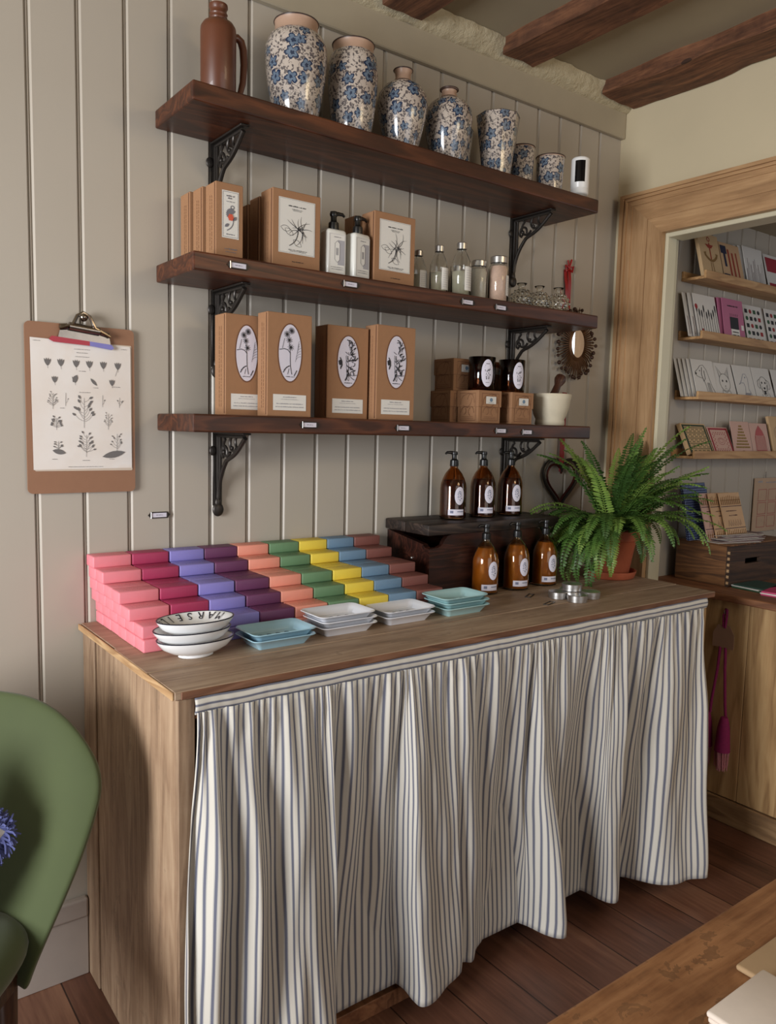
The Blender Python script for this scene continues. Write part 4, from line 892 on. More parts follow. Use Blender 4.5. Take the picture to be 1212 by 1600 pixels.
MB().box(2.228, 2.255, -0.601, -0.560, 0.0, 0.8835, 0.0015, 1).build('front_post', M_UNIT, ct)
MB().box(2.232, 2.252, -0.559, -0.003, 0.0, 0.8835, 0.0015, 1).build('side_board', M_CSIDE, ct)
MB().box(0.5565, 1.24, -0.548, -0.522, 0.0, 0.040, 0.0015, 1).build('bottom_rail', M_SILL, ct)
MB().box(0.5565, 2.2275, -0.600, -0.578, 0.842, 0.8835, 0.0015, 1).build('top_rail', M_SILL, ct)
# curtain
bot = [(0.52, -0.6664), (0.532, -0.6392), (0.5727, -0.678), (0.6096, -0.645), (0.6484, -0.6858), (0.6912, -0.6508), (0.7377, -0.6897), (0.7882, -0.6605), (0.8271, -0.6877), (0.8581, -0.6683), (0.8688, -0.6101), (0.8882, -0.5615), (0.9134, -0.5421), (0.9562, -0.5421), (1.0057, -0.5343), (1.0387, -0.5227), (1.0688, -0.5227), (1.0901, -0.5421), (1.1008, -0.5761), (1.0959, -0.613), (1.0998, -0.6421), (1.1328, -0.6518), (1.1833, -0.6392), (1.2474, -0.6149), (1.2619, -0.5858), (1.2678, -0.5761), (1.2833, -0.5858), (1.3008, -0.6004), (1.3444, -0.5751), (1.3978, -0.5305), (1.4405, -0.5081), (1.4755, -0.5013), (1.5007, -0.5159), (1.5201, -0.5703), (1.5357, -0.6314), (1.5648, -0.6625), (1.592, -0.6489), (1.6065, -0.6004), (1.6502, -0.547), (1.7085, -0.5246), (1.7434, -0.5305), (1.7725, -0.5538), (1.7793, -0.6013), (1.789, -0.644), (1.8075, -0.6547), (1.8347, -0.6295), (1.8638, -0.5858), (1.9075, -0.5615), (1.9385, -0.5673), (1.9589, -0.611), (1.9822, -0.6528), (2.023, -0.68), (2.09, -0.7071), (2.1395, -0.7207), (2.1569, -0.7091)]
def catmull(P_, n=12):
    out = []
    for i in range(len(P_) - 1):
        p0, p1, p2, p3 = P_[max(i - 1, 0)], P_[i], P_[i + 1], P_[min(i + 2, len(P_) - 1)]
        for k in range(n):
            t = k / n; out.append(tuple(0.5 * ((2 * p1[q]) + (-p0[q] + p2[q]) * t + (2 * p0[q] - 5 * p1[q] + 4 * p2[q] - p3[q]) * t * t + (-p0[q] + 3 * p1[q] - 3 * p2[q] + p3[q]) * t ** 3) for q in (0, 1)))
    out.append(P_[-1]); return out
bc = catmull(bot, 14)
sl = [0.0]
for a, b in zip(bc, bc[1:]): sl.append(sl[-1] + sqrt((a[0] - b[0]) ** 2 + (a[1] - b[1]) ** 2))
LT = sl[-1]
def at_s(s):
    lo, hi = 0, len(sl) - 1
    while hi - lo > 1:
        mid = (lo + hi) // 2
        if sl[mid] <= s: lo = mid
        else: hi = mid
    t = (s - sl[lo]) / max(1e-9, sl[hi] - sl[lo]); return (bc[lo][0] + (bc[hi][0] - bc[lo][0]) * t, bc[lo][1] + (bc[hi][1] - bc[lo][1]) * t)
NU = 1100; NV = 56
xs = [at_s(LT * i / NU)[0] for i in range(NU + 1)]
rm = xs[0]; mono = []
win = 30
for i in range(NU + 1): seg_ = xs[max(0, i - win):i + win + 1]; mono.append(sum(seg_) / len(seg_))
for i in range(1, NU + 1): mono[i] = max(mono[i], mono[i - 1] + 0.0002)
KB = [mono[0], 0.862, 1.247, 1.587, 1.812, mono[-1]]; KT = [0.566, 0.848, 1.185, 1.535, 1.800, 2.222]
def interp(v):
    for a in range(5):
        if v <= KB[a + 1] or a == 4: return KT[a] + (KT[a + 1] - KT[a]) * (v - KB[a]) / (KB[a + 1] - KB[a])
mono = [interp(v) for v in mono]
from mathutils import noise as NZ
def curt(u, v):
    i = min(NU, int(round(u * NU))); s = LT * u; bx, by = at_s(s); tx = mono[i]
    z = 0.060 + 0.799 * (1 - v)
    w = min(1, v * 1.05); blend = 0.3 * w + 0.7 * w ** 1.3
    ph = s * 2 * pi / 0.046 + 2.4 * NZ.noise(Vector((s * 7, 0, 0))) * 2
    gx = NZ.noise(Vector((s * 9, v * 1.5, 2)))
    gat = sin(ph); amp = 0.0075 * (1 - v) ** 3.2 * min(1, v * 14 + 0.25) * (0.7 + 0.6 * NZ.noise(Vector((s * 4, 5, 0))))
    rip = sin(s * 2 * pi / 0.15 + 3.5 * NZ.noise(Vector((s * 3, v * 0.8, 6))))
    mid = (0.0150 * rip * min(1, v * 3.5 + 0.1) * (1 - 0.55 * v)) + 0.012 * sin(pi * v) ** 0.7 * NZ.noise(Vector((s * 15, v * 1.6, 9))) * 1.6 + 0.005 * NZ.noise(Vector((s * 24, v * 5, 3))) * (0.3 + sin(pi * v))
    x = tx * (1 - blend) + bx * blend + 0.35 * amp * cos(ph) + 0.010 * sin(pi * v) * gx
    y = -0.6145 * (1 - blend) + by * blend - abs(amp) * gat - mid
    hem_lift = 0.004 * NZ.noise(Vector((s * 3, 7, 1))) * v
    if y > -0.6045 and v < 0.12: y = -0.6045 + (y + 0.6045) * max(0.0, (v - 0.04) / 0.08)
    y = min(y, -0.551)
    if x > 2.220 or x < 0.572: y = min(y, -0.6045)
    return (x, y, z + hem_lift)
cm = MB().grid(curt, NU, NV, lambda u, v: (LT * u, v * 0.83))
cur = cm.build('curtain', M_TICK, ct, True, False, 80); cur['label'] = 'cream curtain with narrow blue-grey stripes, gathered'
sol = cur.modifiers.new('s', 'SOLIDIFY'); sol.thickness = 0.0012
bnd = MB().grid(lambda u, v: (0.563 + 1.672 * u, -0.6105 - 0.0045 * sin(pi * v) - 0.0012 * sin(u * 260) * sin(pi * v) * NZ.noise(Vector((u * 40, 0, 0))), 0.886 + 0.003 * u - (0.031) * v + 0.0015 * NZ.noise(Vector((u * 25, v, 0)))), 300, 8, lambda u, v: (u * 1.67, v * 0.046 + 0.007))
bo = bnd.build('curtain_band', M_TICKB, ct, True, False); so = bo.modifiers.new('s', 'SOLIDIFY'); so.thickness = 0.0025; so.offset = 0

# ------------------------------------------------------------------ soaps
cols = [('pale pink', C(232, 136, 146)), ('raspberry pink', C(170, 54, 92)), ('lavender blue', C(138, 130, 198)), ('plum purple', C(106, 54, 92)), ('salmon orange', C(234, 154, 132)), ('leaf green', C(106, 142, 104)), ('bright yellow', C(234, 208, 76)), ('slate blue', C(112, 142, 168)), ('brick brown', C(128, 78, 70))]
def soapm(name, c):
    n = NT(name); v = n.coords(); f = n.noise(v, 60, 4); n.l(n.mix(f, tuple(x * 0.92 for x in c[:3]) + (1,), c), n.b.inputs['Base Color']); n.b.inputs['Roughness'].default_value = 0.5
    n.b.inputs['Subsurface Weight'].default_value = 0.15; n.b.inputs['Subsurface Radius'].default_value = (0.01, 0.005, 0.003); n.b.inputs['Subsurface Scale'].default_value = 0.3
    n.bump(f, 0.12, 0.001); return n.m
BW, BD, BH = 0.0915, 0.0545, 0.0279
yfr = [-0.334, -0.326, -0.272, -0.220, -0.114, -0.056]
ytot = [6, 6, 5, 4, 2, 1]
lay = ['bottom', 'second', 'third', 'fourth', 'fifth', 'top']
rs = random.Random(9)
for ci, (cn, cc) in enumerate(cols):
    mat = soapm(cn.replace(' ', '_') + '_soap', cc); smat = soapm(cn.replace(' ', '_') + '_stamp', tuple(min(1, x * 1.25 + 0.02) for x in cc[:3]) + (1,))
    base = None
    for L in range(6):
        x0 = [0.566, 0.566, 0.557, 0.553, 0.549, 0.546][L] + ci * 0.0932
        for q in range(ytot[L]):
            y = yfr[L] + q * (BD + 0.0006)
            if y + BD > -0.001: y = -0.001 - BD
            front = q == 0; top = (L == 5) or (yfr[L + 1] > y + 0.02); 
            if front: lab = '%s soap bar at the front of the stack, %s layer%s' % (cn, lay[L], ' from the counter' if 0 < L < 5 else '')
            elif top: lab = '%s soap bar behind the front one on the wide fourth step' % cn
            elif ci == 0: lab = 'pale pink soap bar on the side face of the stack'
            elif ci == 8: lab = 'brick brown soap bar on the side face next to the dark chest'
            else: lab = '%s soap bar inside its column, under the upper steps' % cn
            if L == 0 and front and ci > 0: lab = '%s soap bar at the front of the bottom layer, mostly behind the dishes' % cn
            if base is None:
                base = MB().box(0, BW, 0, BD, 0, BH, 0.0035, 3).build('soap_bar', mat, None, True, True, 60); base['category'] = 'soap'
                o = base; st = MB(); P = Plane2((0, 0, BH), (1, 0, 0), (0, 1, 0), 0.0003)
                P.frame(st, 0.010, 0.008, BW - 0.010, BD - 0.008, 0.0006); rr = random.Random(ci)
                for yy in (0.014, 0.024, 0.034): P.words(st, BW / 2, yy, 0.055, 0.006, rr)
                stamp = st.build('stamp', smat, base, False, False)
            else:
                o = base.copy(); COL.objects.link(o)
                if top or front:
                    s2 = stamp.copy(); COL.objects.link(s2); s2.parent = o
            o['label'] = lab; o['group'] = '%s soap bars in the colour-sorted stack' % cn
            o.location = (x0 + rs.uniform(-0.0007, 0.0007), y, 0.9003 + L * (BH + 0.0001)); o.rotation_euler = (0, 0, rs.uniform(-0.008, 0.008))

# ------------------------------------------------------------------ dishes
def rect_dish(mat):
    t = thing('soap_dish', '', 'soap dish')
    def rr(hx, hy, r, n=6):
        o = []
        for sx, sy, a0 in ((1, 1, 0), (-1, 1, 90), (-1, -1, 180), (1, -1, 270)):
            for i in range(n + 1): a = radians(a0 + 90 * i / n); o.append((sx * (hx - r) + r * cos(a), sy * (hy - r) + r * sin(a)))
        return o
    rings = [(0.058, 0.034, 0.006, 0.0), (0.059, 0.035, 0.007, 0.002), (0.072, 0.047, 0.013, 0.0185), (0.078, 0.053, 0.016, 0.021), (0.0795, 0.0545, 0.017, 0.0225), (0.078, 0.053, 0.016, 0.0240), (0.072, 0.047, 0.013, 0.0215), (0.066, 0.041, 0.012, 0.0160), (0.060, 0.036, 0.010, 0.0050)]
    mb = MB(); V = [[mb.bm.verts.new((x, y, z)) for x, y in rr(a, b, r_)] for a, b, r_, z in rings]
    for A_, B_ in zip(V, V[1:]):
        n = len(A_)
        for i in range(n): mb.bm.faces.new((A_[i], A_[(i + 1) % n], B_[(i + 1) % n], B_[i]))
    mb.bm.faces.new(V[0][::-1]); mb.bm.faces.new(V[-1]); mb.build('tray', mat, t, True, True, 60)
    h = MB(); P = Plane2((0, 0, 0.0052), (1, 0, 0), (0, 1, 0), 0.0003)
    for k in range(4): P.ellipse(h, -0.034 + 0.0225 * k, 0.010, 0.0060, 0.0060, 1, 14); P.ellipse(h, -0.034 + 0.0225 * k, -0.014, 0.0060, 0.0060, 1, 14)
    h.build('drain_holes', M_DARKINT, t, False, False)
    return t
for mat, x, y, n, cname, desc in ((M_BLUEEN, 0.842, -0.405, 2, 'sky blue', 'stack beside the oval bowls'), (M_ENAMEL, 1.026, -0.388, 3, 'white', 'taller white stack'), (M_ENAMEL, 1.214, -0.380, 2, 'white', 'low white stack'), (M_AQUAEN, 1.402, -0.385, 3, 'pale aqua', 'stack nearest the amber bottles')):
    first = None
    for k in range(n):
        pos = 'topmost' if k == n - 1 else ('lowest' if k == 0 else 'middle one')
        lab = '%s rectangular soap dish, %s of the %s' % (cname, pos, desc)
        loc = (x + (0.004 if k % 2 else 0) - 0.003 * k, y + 0.001 * k, 0.9004 + 0.0135 * k)
        if first is None: first = rect_dish(mat); first['label'] = lab; first.location = loc; first['group'] = '%s soap dishes' % desc
        else: dup(first, lab, loc)
        # sit nested
def oval_bowl(lettered):
    t = thing('oval_bowl', '', 'bowl', group='white oval soap bowls with navy rims')
    sx, sy = 1.0, 0.66
    MB().lathe([(0, 0), (0.035, 0), (0.038, 0.002), (0.037, 0.006), (0.055, 0.012), (0.072, 0.022), (0.0815, 0.034), (0.0835, 0.039), (0.081, 0.0395), (0.070, 0.030), (0.050, 0.020), (0, 0.013)], 56, 0, 0, sx, sy).build('dish', M_CERAM, t, True, True, 60)
    MB().lathe([(0.0838, 0.0385), (0.0842, 0.0400), (0.0825, 0.0408), (0.0805, 0.0400)], 56, 0, 0, sx, sy).build('rim_band', M_NAVY, t, True, True, 60)
    if lettered:
        mb = MB(); txt = 'MARSEILLE'
        for i, chh in enumerate(txt):
            th = radians(25 + 20 * i); 
            def tf(v, th=th):
                r0 = 0.0775 - v.y; rr_ = max(0.0, r0); a = th + (-v.x) / 0.075 * -1
                zz = 0.0305 + (r0 - 0.070) * 0.90 if r0 > 0.070 else 0.0305 + (r0 - 0.070) * 0.52
                return Vector((rr_ * cos(a) * sx, rr_ * sin(a) * sy, zz + 0.0012))
            text_mb(mb, chh, 0.026, tf)
        mb.build('lettering', M_NAVY, t, False, False)
        l2 = MB(); P = Plane2((0, 0, 0.0165), (1, 0, 0), (0, 1, 0), 0.0008); P.line(l2, curve((-0.02, 0.0), (0.03, 0.012), 0.2), 0.0012); P.line(l2, curve((-0.01, -0.008), (0.03, 0.004), -0.2), 0.001); l2.build('leaf_motif', M_NAVY, t, False, False)
    return t
ob = oval_bowl(False); ob['label'] = 'white oval bowl at the bottom of the stack of three'; ob.location = (0.654, -0.402, 0.9003)
dup(ob, 'white oval bowl in the middle of the stack of three', (0.648, -0.399, 0.9003 + 0.0205))
o3 = oval_bowl(True); o3['label'] = 'white oval bowl lettered inside its navy rim, topmost of three'; o3.location = (0.655, -0.399, 0.9003 + 0.041)

# ------------------------------------------------------------------ chest, amber bottles, tins
CX0, CX1, CY0, CZ = 1.452, 1.985, -0.188, 0.900
ch = thing('wooden_chest', 'old dark wooden chest with a planked lid on the counter', 'chest', (0, 0, 0))
MB().prism([(-0.004, 0), (-CY0, 0), (-CY0, 0.140), (-CY0 - 0.015, 0.152), (-0.006, 0.178)], (CX0, 0, CZ), (0, -1, 0), (0, 0, 1), -0.018).build('side_panel', M_CHEST, ch)
MB().prism([(-0.004, 0), (-CY0, 0), (-CY0, 0.140), (-CY0 - 0.015, 0.152), (-0.006, 0.178)], (CX1 - 0.018, 0, CZ), (0, -1, 0), (0, 0, 1), -0.018).build('side_panel', M_CHEST, ch)
W_ = CX1 - CX0
fp = [(0.001, 0), (W_ - 0.001, 0), (W_ - 0.001, 0.142), (W_ - 0.035, 0.142), (W_ - 0.055, 0.150), (W_ - 0.065, 0.172), (W_ - 0.08, 0.180), (0.090, 0.180), (0.070, 0.176), (0.058, 0.164), (0.050, 0.150), (0.035, 0.143), (0.001, 0.141)]
MB().prism(fp, (CX0, CY0 + 0.0005, CZ), (1, 0, 0), (0, 0, 1), 0.016).build('front_panel', M_CHEST, ch)
MB().box(CX0 + 0.019, CX1 - 0.019, -0.018, -0.004, CZ, CZ + 0.176).build('back_panel', M_CHEST, ch)
MB().box(CX0 + 0.019, CX1 - 0.019, CY0 + 0.0006, -0.019, CZ + 0.0003, CZ + 0.012).build('bottom_panel', M_CHEST, ch)
def lidb(y0, y1, z0, z1):
    return MB().box(CX0 - 0.012, CX1 + 0.012, y0, y1, z0, z1, 0.004, 2)
lidb(-0.102, -0.003, CZ + 0.1805, CZ + 0.2125).build('lid_board', M_LID, ch, True); lidb(-0.212, -0.1035, CZ + 0.1805, CZ + 0.2125).build('lid_board', M_LID, ch, True)
sc_ = MB().sphere((CX0 - 0.001, -0.045, CZ + 0.085), 0.0035); sc_.sphere((CX0 - 0.001, -0.125, CZ + 0.105), 0.0045); sc_.build('studs', M_ALU, ch, True)

def amber_bottle(lab, x, y, z, rz, liquid, group):
    t = thing('amber_pump_bottle', lab, 'bottle', (x, y, z), rz, group)
    r = 0.0408; H = 0.135
    out = [(0, 0.001), (0.033, 0), (r, 0.004), (r, 0.095), (r * 0.96, 0.108), (r * 0.84, 0.124), (r * 0.64, 0.141), (r * 0.42, 0.152), (0.0125, 0.157), (0.0122, 0.165)]
    inn = [(0.0100, 0.165), (0.0102, 0.156), (r * 0.36, 0.150), (r * 0.58, 0.139), (r * 0.78, 0.122), (r * 0.91, 0.106), (r - 0.0022, 0.094), (r - 0.0022, 0.007), (0, 0.006)]
    MB().lathe(out + inn, 40).build('glass_body', M_AMBER if liquid else M_BROWNG, t, True, True, 50)
    if liquid:
        MB().lathe([(0, 0.0065), (r - 0.0028, 0.0072), (r - 0.0028, 0.094), (r * 0.89, 0.106), (r * 0.76, 0.121), (r * 0.55, 0.138), (0, 0.139)], 36).build('lotion', M_LIQ, t, True, True, 50)
    else:
        MB().lathe([(0, 0.0065), (r - 0.0028, 0.0072), (r - 0.0028, 0.094), (r * 0.89, 0.106), (r * 0.76, 0.121), (0, 0.1215)], 36).build('soap_liquid', bpy.data.materials.get('dark_liquid') or plain('dark_liquid', C(80, 44, 22), 0.3), t, True, True, 50)
    pump_head(t, 0.163, 0.98, M_BLACK, -1)
    MB().tube([(0, 0, 0.012), (0, 0, 0.163)], 0.002, 6)
    rr = r + 0.0005; lb = MB(); n = 12
    def on(u, v, k=0.0, zc=0.074): a = radians(-90) + u / rr; return ((rr + k) * cos(a), (rr + k) * sin(a), zc + v)
    for i in range(-n, n):
        u0, u1 = 0.0165 * i / n, 0.0165 * (i + 1) / n; v0, v1 = 0.0275 * sqrt(max(0, 1 - (i / n) ** 2)), 0.0275 * sqrt(max(0, 1 - ((i + 1) / n) ** 2))
        q = [(u0, -v0), (u1, -v1), (u1, v1), (u0, v0)]
        if v0 < 1e-6: q = [(u0, 0), (u1, -v1), (u1, v1)]
        if v1 < 1e-6: q = [(u0, -v0), (u1, 0), (u0, v0)]
        lb.bm.faces.new([lb.bm.verts.new(on(*p_)) for p_ in q])
    lb.build('oval_label', M_LILAC, t, True, False)
    l2 = MB().grid(lambda u, v: on(-0.036 + 0.052 * u, -0.009 + 0.018 * v, 0, 0.0235), 14, 2); l2.build('strip_label', M_LILAC, t, True, False)
    d = MB(); rd = random.Random(6)
    def bar(u, v, w2, h2, zc): d.bm.faces.new([d.bm.verts.new(on(a, b, 0.0005, zc)) for a, b in ((u - w2, v - h2), (u + w2, v - h2), (u + w2, v + h2), (u - w2, v + h2))])
    for k in range(22): bar(rd.uniform(-0.006, 0.006), rd.uniform(-0.016, 0.016), rd.uniform(0.0004, 0.0022), rd.uniform(0.0003, 0.0016), 0.074)
    for k in range(9): bar(-0.006 + k * 0.0024, 0.002, 0.0009, 0.0012, 0.0235)
    for k in range(5): bar(-0.028 + k * 0.002, 0.001, 0.0007, 0.004, 0.0235)
    d.build('lettering', bpy.data.materials.get('slate_ink') or plain('slate_ink', C(96, 104, 134), 0.7), t, False, False)
    return t
LZ = CZ + 0.2126
for x, y, l in ((1.620, -0.110, 'nearest the left end of the chest lid'), (1.750, -0.105, 'in the middle on the chest lid'), (1.878, -0.100, 'on the chest lid in front of the iron bracket')):
    amber_bottle('dark amber pump bottle, ' + l, x, y, LZ, radians(-12), False, 'amber pump bottles on the chest')
for x, y, l in ((1.640, -0.243, 'on the counter, partly behind the aqua dishes'), (1.770, -0.245, 'on the counter in the middle of its row'), (1.903, -0.241, 'on the counter beside the hanging fern fronds')):
    amber_bottle('honey-filled amber pump bottle, ' + l, x, y, 0.9003, radians(-7), True, 'amber pump bottles on the counter')

def tin():
    t = thing('small_tin', '', 'tin', group='little round aluminium tins')
    MB().lathe([(0, 0), (0.0275, 0), (0.0285, 0.001), (0.0285, 0.011), (0, 0.011)], 36).build('base', M_ALU, t, True, True, 35)
    MB().lathe([(0.0295, 0.009), (0.0300, 0.0095), (0.0300, 0.0195), (0.0288, 0.0208), (0.0262, 0.0208), (0.0255, 0.0200), (0, 0.0200)], 36).build('lid', M_ALU, t, True, True, 35)
    return t
t0 = tin(); t0.location = (1.783, -0.408, 0.9003); t0['label'] = 'round aluminium tin at the back left, nearest the amber bottles'
dup(t0, 'round aluminium tin in front of the others, towards the curtain', (1.793, -0.470, 0.9003))
dup(t0, 'round aluminium tin on the right, on the side of the fern pot', (1.866, -0.457, 0.9003))
dup(t0, 'round aluminium tin under the raised one at the back', (1.845, -0.397, 0.9003))
dup(t0, 'round aluminium tin raised on top of the others', (1.826, -0.421, 0.9003 + 0.0210))
for x, y, a, l in ((1.728, -0.345, 30, 'nearer the amber bottles'), (1.701, -0.446, 20, 'nearer the round tins')):
    t = thing('card_holder', 'thin dark empty card holder lying on the counter, ' + l, 'card holder', (x, y, 0.9003), radians(a), 'loose card holders on the counter')
    mb = MB(); P = Plane2((0, 0, 0.0), (1, 0, 0), (0, 1, 0)); mb.box(-0.026, 0.026, -0.0085, -0.006, 0, 0.0016); mb.box(-0.026, 0.026, 0.006, 0.0085, 0, 0.0016); mb.box(-0.026, -0.023, -0.006, 0.006, 0, 0.0016); mb.box(0.023, 0.026, -0.006, 0.006, 0, 0.0016)
    mb.build('metal_frame', M_IRON, t)

# ------------------------------------------------------------------ potted fern
PX, PY = 2.212, -0.262
fn_ = thing('potted_fern', 'bushy green fern in a terracotta pot on the counter corner', 'plant', (PX, PY, 0.9003))
MB().lathe([(0, 0), (0.076, 0), (0.080, 0.004), (0.086, 0.022), (0.087, 0.026), (0.084, 0.026), (0.078, 0.008), (0, 0.007)], 48).build('saucer', M_TERRA, fn_, True, True, 50)
MB().lathe([(0, 0.0075), (0.056, 0.0075), (0.060, 0.011), (0.080, 0.128), (0.082, 0.130), (0.090, 0.132), (0.094, 0.162), (0.092, 0.165), (0.086, 0.164), (0.083, 0.140), (0, 0.139)], 48).build('pot', M_TERRA, fn_, True, True, 50)
MB().lathe([(0, 0.150), (0.05, 0.153), (0.084, 0.146)], 32).build('soil', M_SOIL, fn_, True)
rf = random.Random(17)
def frond(az, L, elev, droop, width=0.034):
    mb = MB(); pts = []; n = 36; p = Vector((cos(az) * 0.025, sin(az) * 0.025, 0.150)); e = elev; azc = az
    step = L / n; tw = rf.uniform(-0.25, 0.25)
    for i in range(n + 1):
        pts.append(p.copy()); d = Vector((cos(azc) * cos(e), sin(azc) * cos(e), sin(e))); p = p + d * step; e -= droop / n * (0.5 + 1.2 * i / n); azc += tw / n
        if p.z < 0.006: p.z = 0.006
        wy = PY + p.y
        if wy > -0.035: p.y = -0.035 - PY
        if PX + p.x > 2.43 and PY + p.y > -0.25: p.x = 2.43 - PX
    mb.tube(pts, [0.0016 * (1 - 0.75 * i / n) for i in range(n + 1)], 4, False)
    for i in range(4, n):
        t = i / n; T = (pts[i + 1] - pts[i - 1]).normalized() if i < n else (pts[i] - pts[i - 1]).normalized()
        side = T.cross(Vector((0, 0, 1)));
        if side.length < 1e-3: side = Vector((-sin(az), cos(az), 0))
        side.normalize(); up = side.cross(T).normalized()
        w = width * min(1, t * 4 + 0.15) * (1 - t ** 2.6) + 0.003; lw = step * 0.50
        for s_ in (-1, 1):
            d = (side * s_ + T * 0.28 + up * rf.uniform(-0.12, 0.22)).normalized(); ll = w * rf.uniform(0.85, 1.08)
            b0_ = pts[i]; c1 = b0_ + d * ll * 0.35 + T * lw + up * 0.0015; c2 = b0_ + d * ll * 0.35 - T * lw * 0.9 + up * 0.0015; c3 = b0_ + d * ll * 0.8 + T * lw * 0.75 - up * 0.001; c4 = b0_ + d * ll * 0.8 - T * lw * 0.65 - up * 0.001; c5 = b0_ + d * ll - up * 0.004
            v = [mb.bm.verts.new(q) for q in (b0_, c2, c4, c5, c3, c1)]; mb.bm.faces.new((v[0], v[1], v[2], v[4], v[5])); mb.bm.faces.new((v[2], v[3], v[4]))
    return mb.build('frond', M_FERN, fn_, False, False)
# camera looks along (+x,+y); image right is roughly (0.80,-0.60), image left (-0.80,0.60)
IR = radians(-37)
spec = []
for k in range(30): spec.append((IR + radians(rf.uniform(-75, 75)) , rf.uniform(0.26, 0.36), radians(rf.uniform(35, 75)), radians(rf.uniform(70, 125))))
for k in range(26): spec.append((IR + pi + radians(rf.uniform(-30, 75)), rf.uniform(0.24, 0.33), radians(rf.uniform(20, 55)), radians(rf.uniform(80, 150))))
for k in range(12): spec.append((IR - pi / 2 + radians(rf.uniform(-50, 40)), rf.uniform(0.20, 0.30), radians(rf.uniform(25, 60)), radians(rf.uniform(110, 170))))
for k in range(26): spec.append((rf.uniform(0, 2 * pi), rf.uniform(0.32, 0.45), radians(rf.uniform(68, 88)), radians(rf.uniform(20, 75))))
for k in range(16): spec.append((IR + pi + 0.2 + radians(rf.uniform(-20, 60)), rf.uniform(0.24, 0.32), radians(rf.uniform(8, 40)), radians(rf.uniform(50, 110))))
for k in range(12): spec.append((IR + radians(rf.uniform(-60, 40)), rf.uniform(0.28, 0.38), radians(rf.uniform(48, 76)), radians(rf.uniform(25, 70))))
for az, L, el, dr in spec: frond(az, L, el, dr)
for az, L, el, dr in ((IR + pi + 0.35, 0.40, 35, 130), (IR + pi + 0.5, 0.36, 20, 115), (IR + pi + 0.75, 0.38, 30, 150), (IR + pi + 0.9, 0.36, 25, 155), (IR + pi + 0.15, 0.36, 45, 100), (IR + pi + 1.1, 0.34, 30, 160), (IR, 0.36, 45, 60), (IR + 0.1, 0.35, 32, 50), (IR - 0.15, 0.38, 28, 60), (IR + pi + 0.1, 0.38, 72, 60), (IR + pi + 0.7, 0.30, 10, 120), (IR + pi + 1.0, 0.33, 5, 120)):
    frond(az, L, radians(el), radians(dr), 0.034)

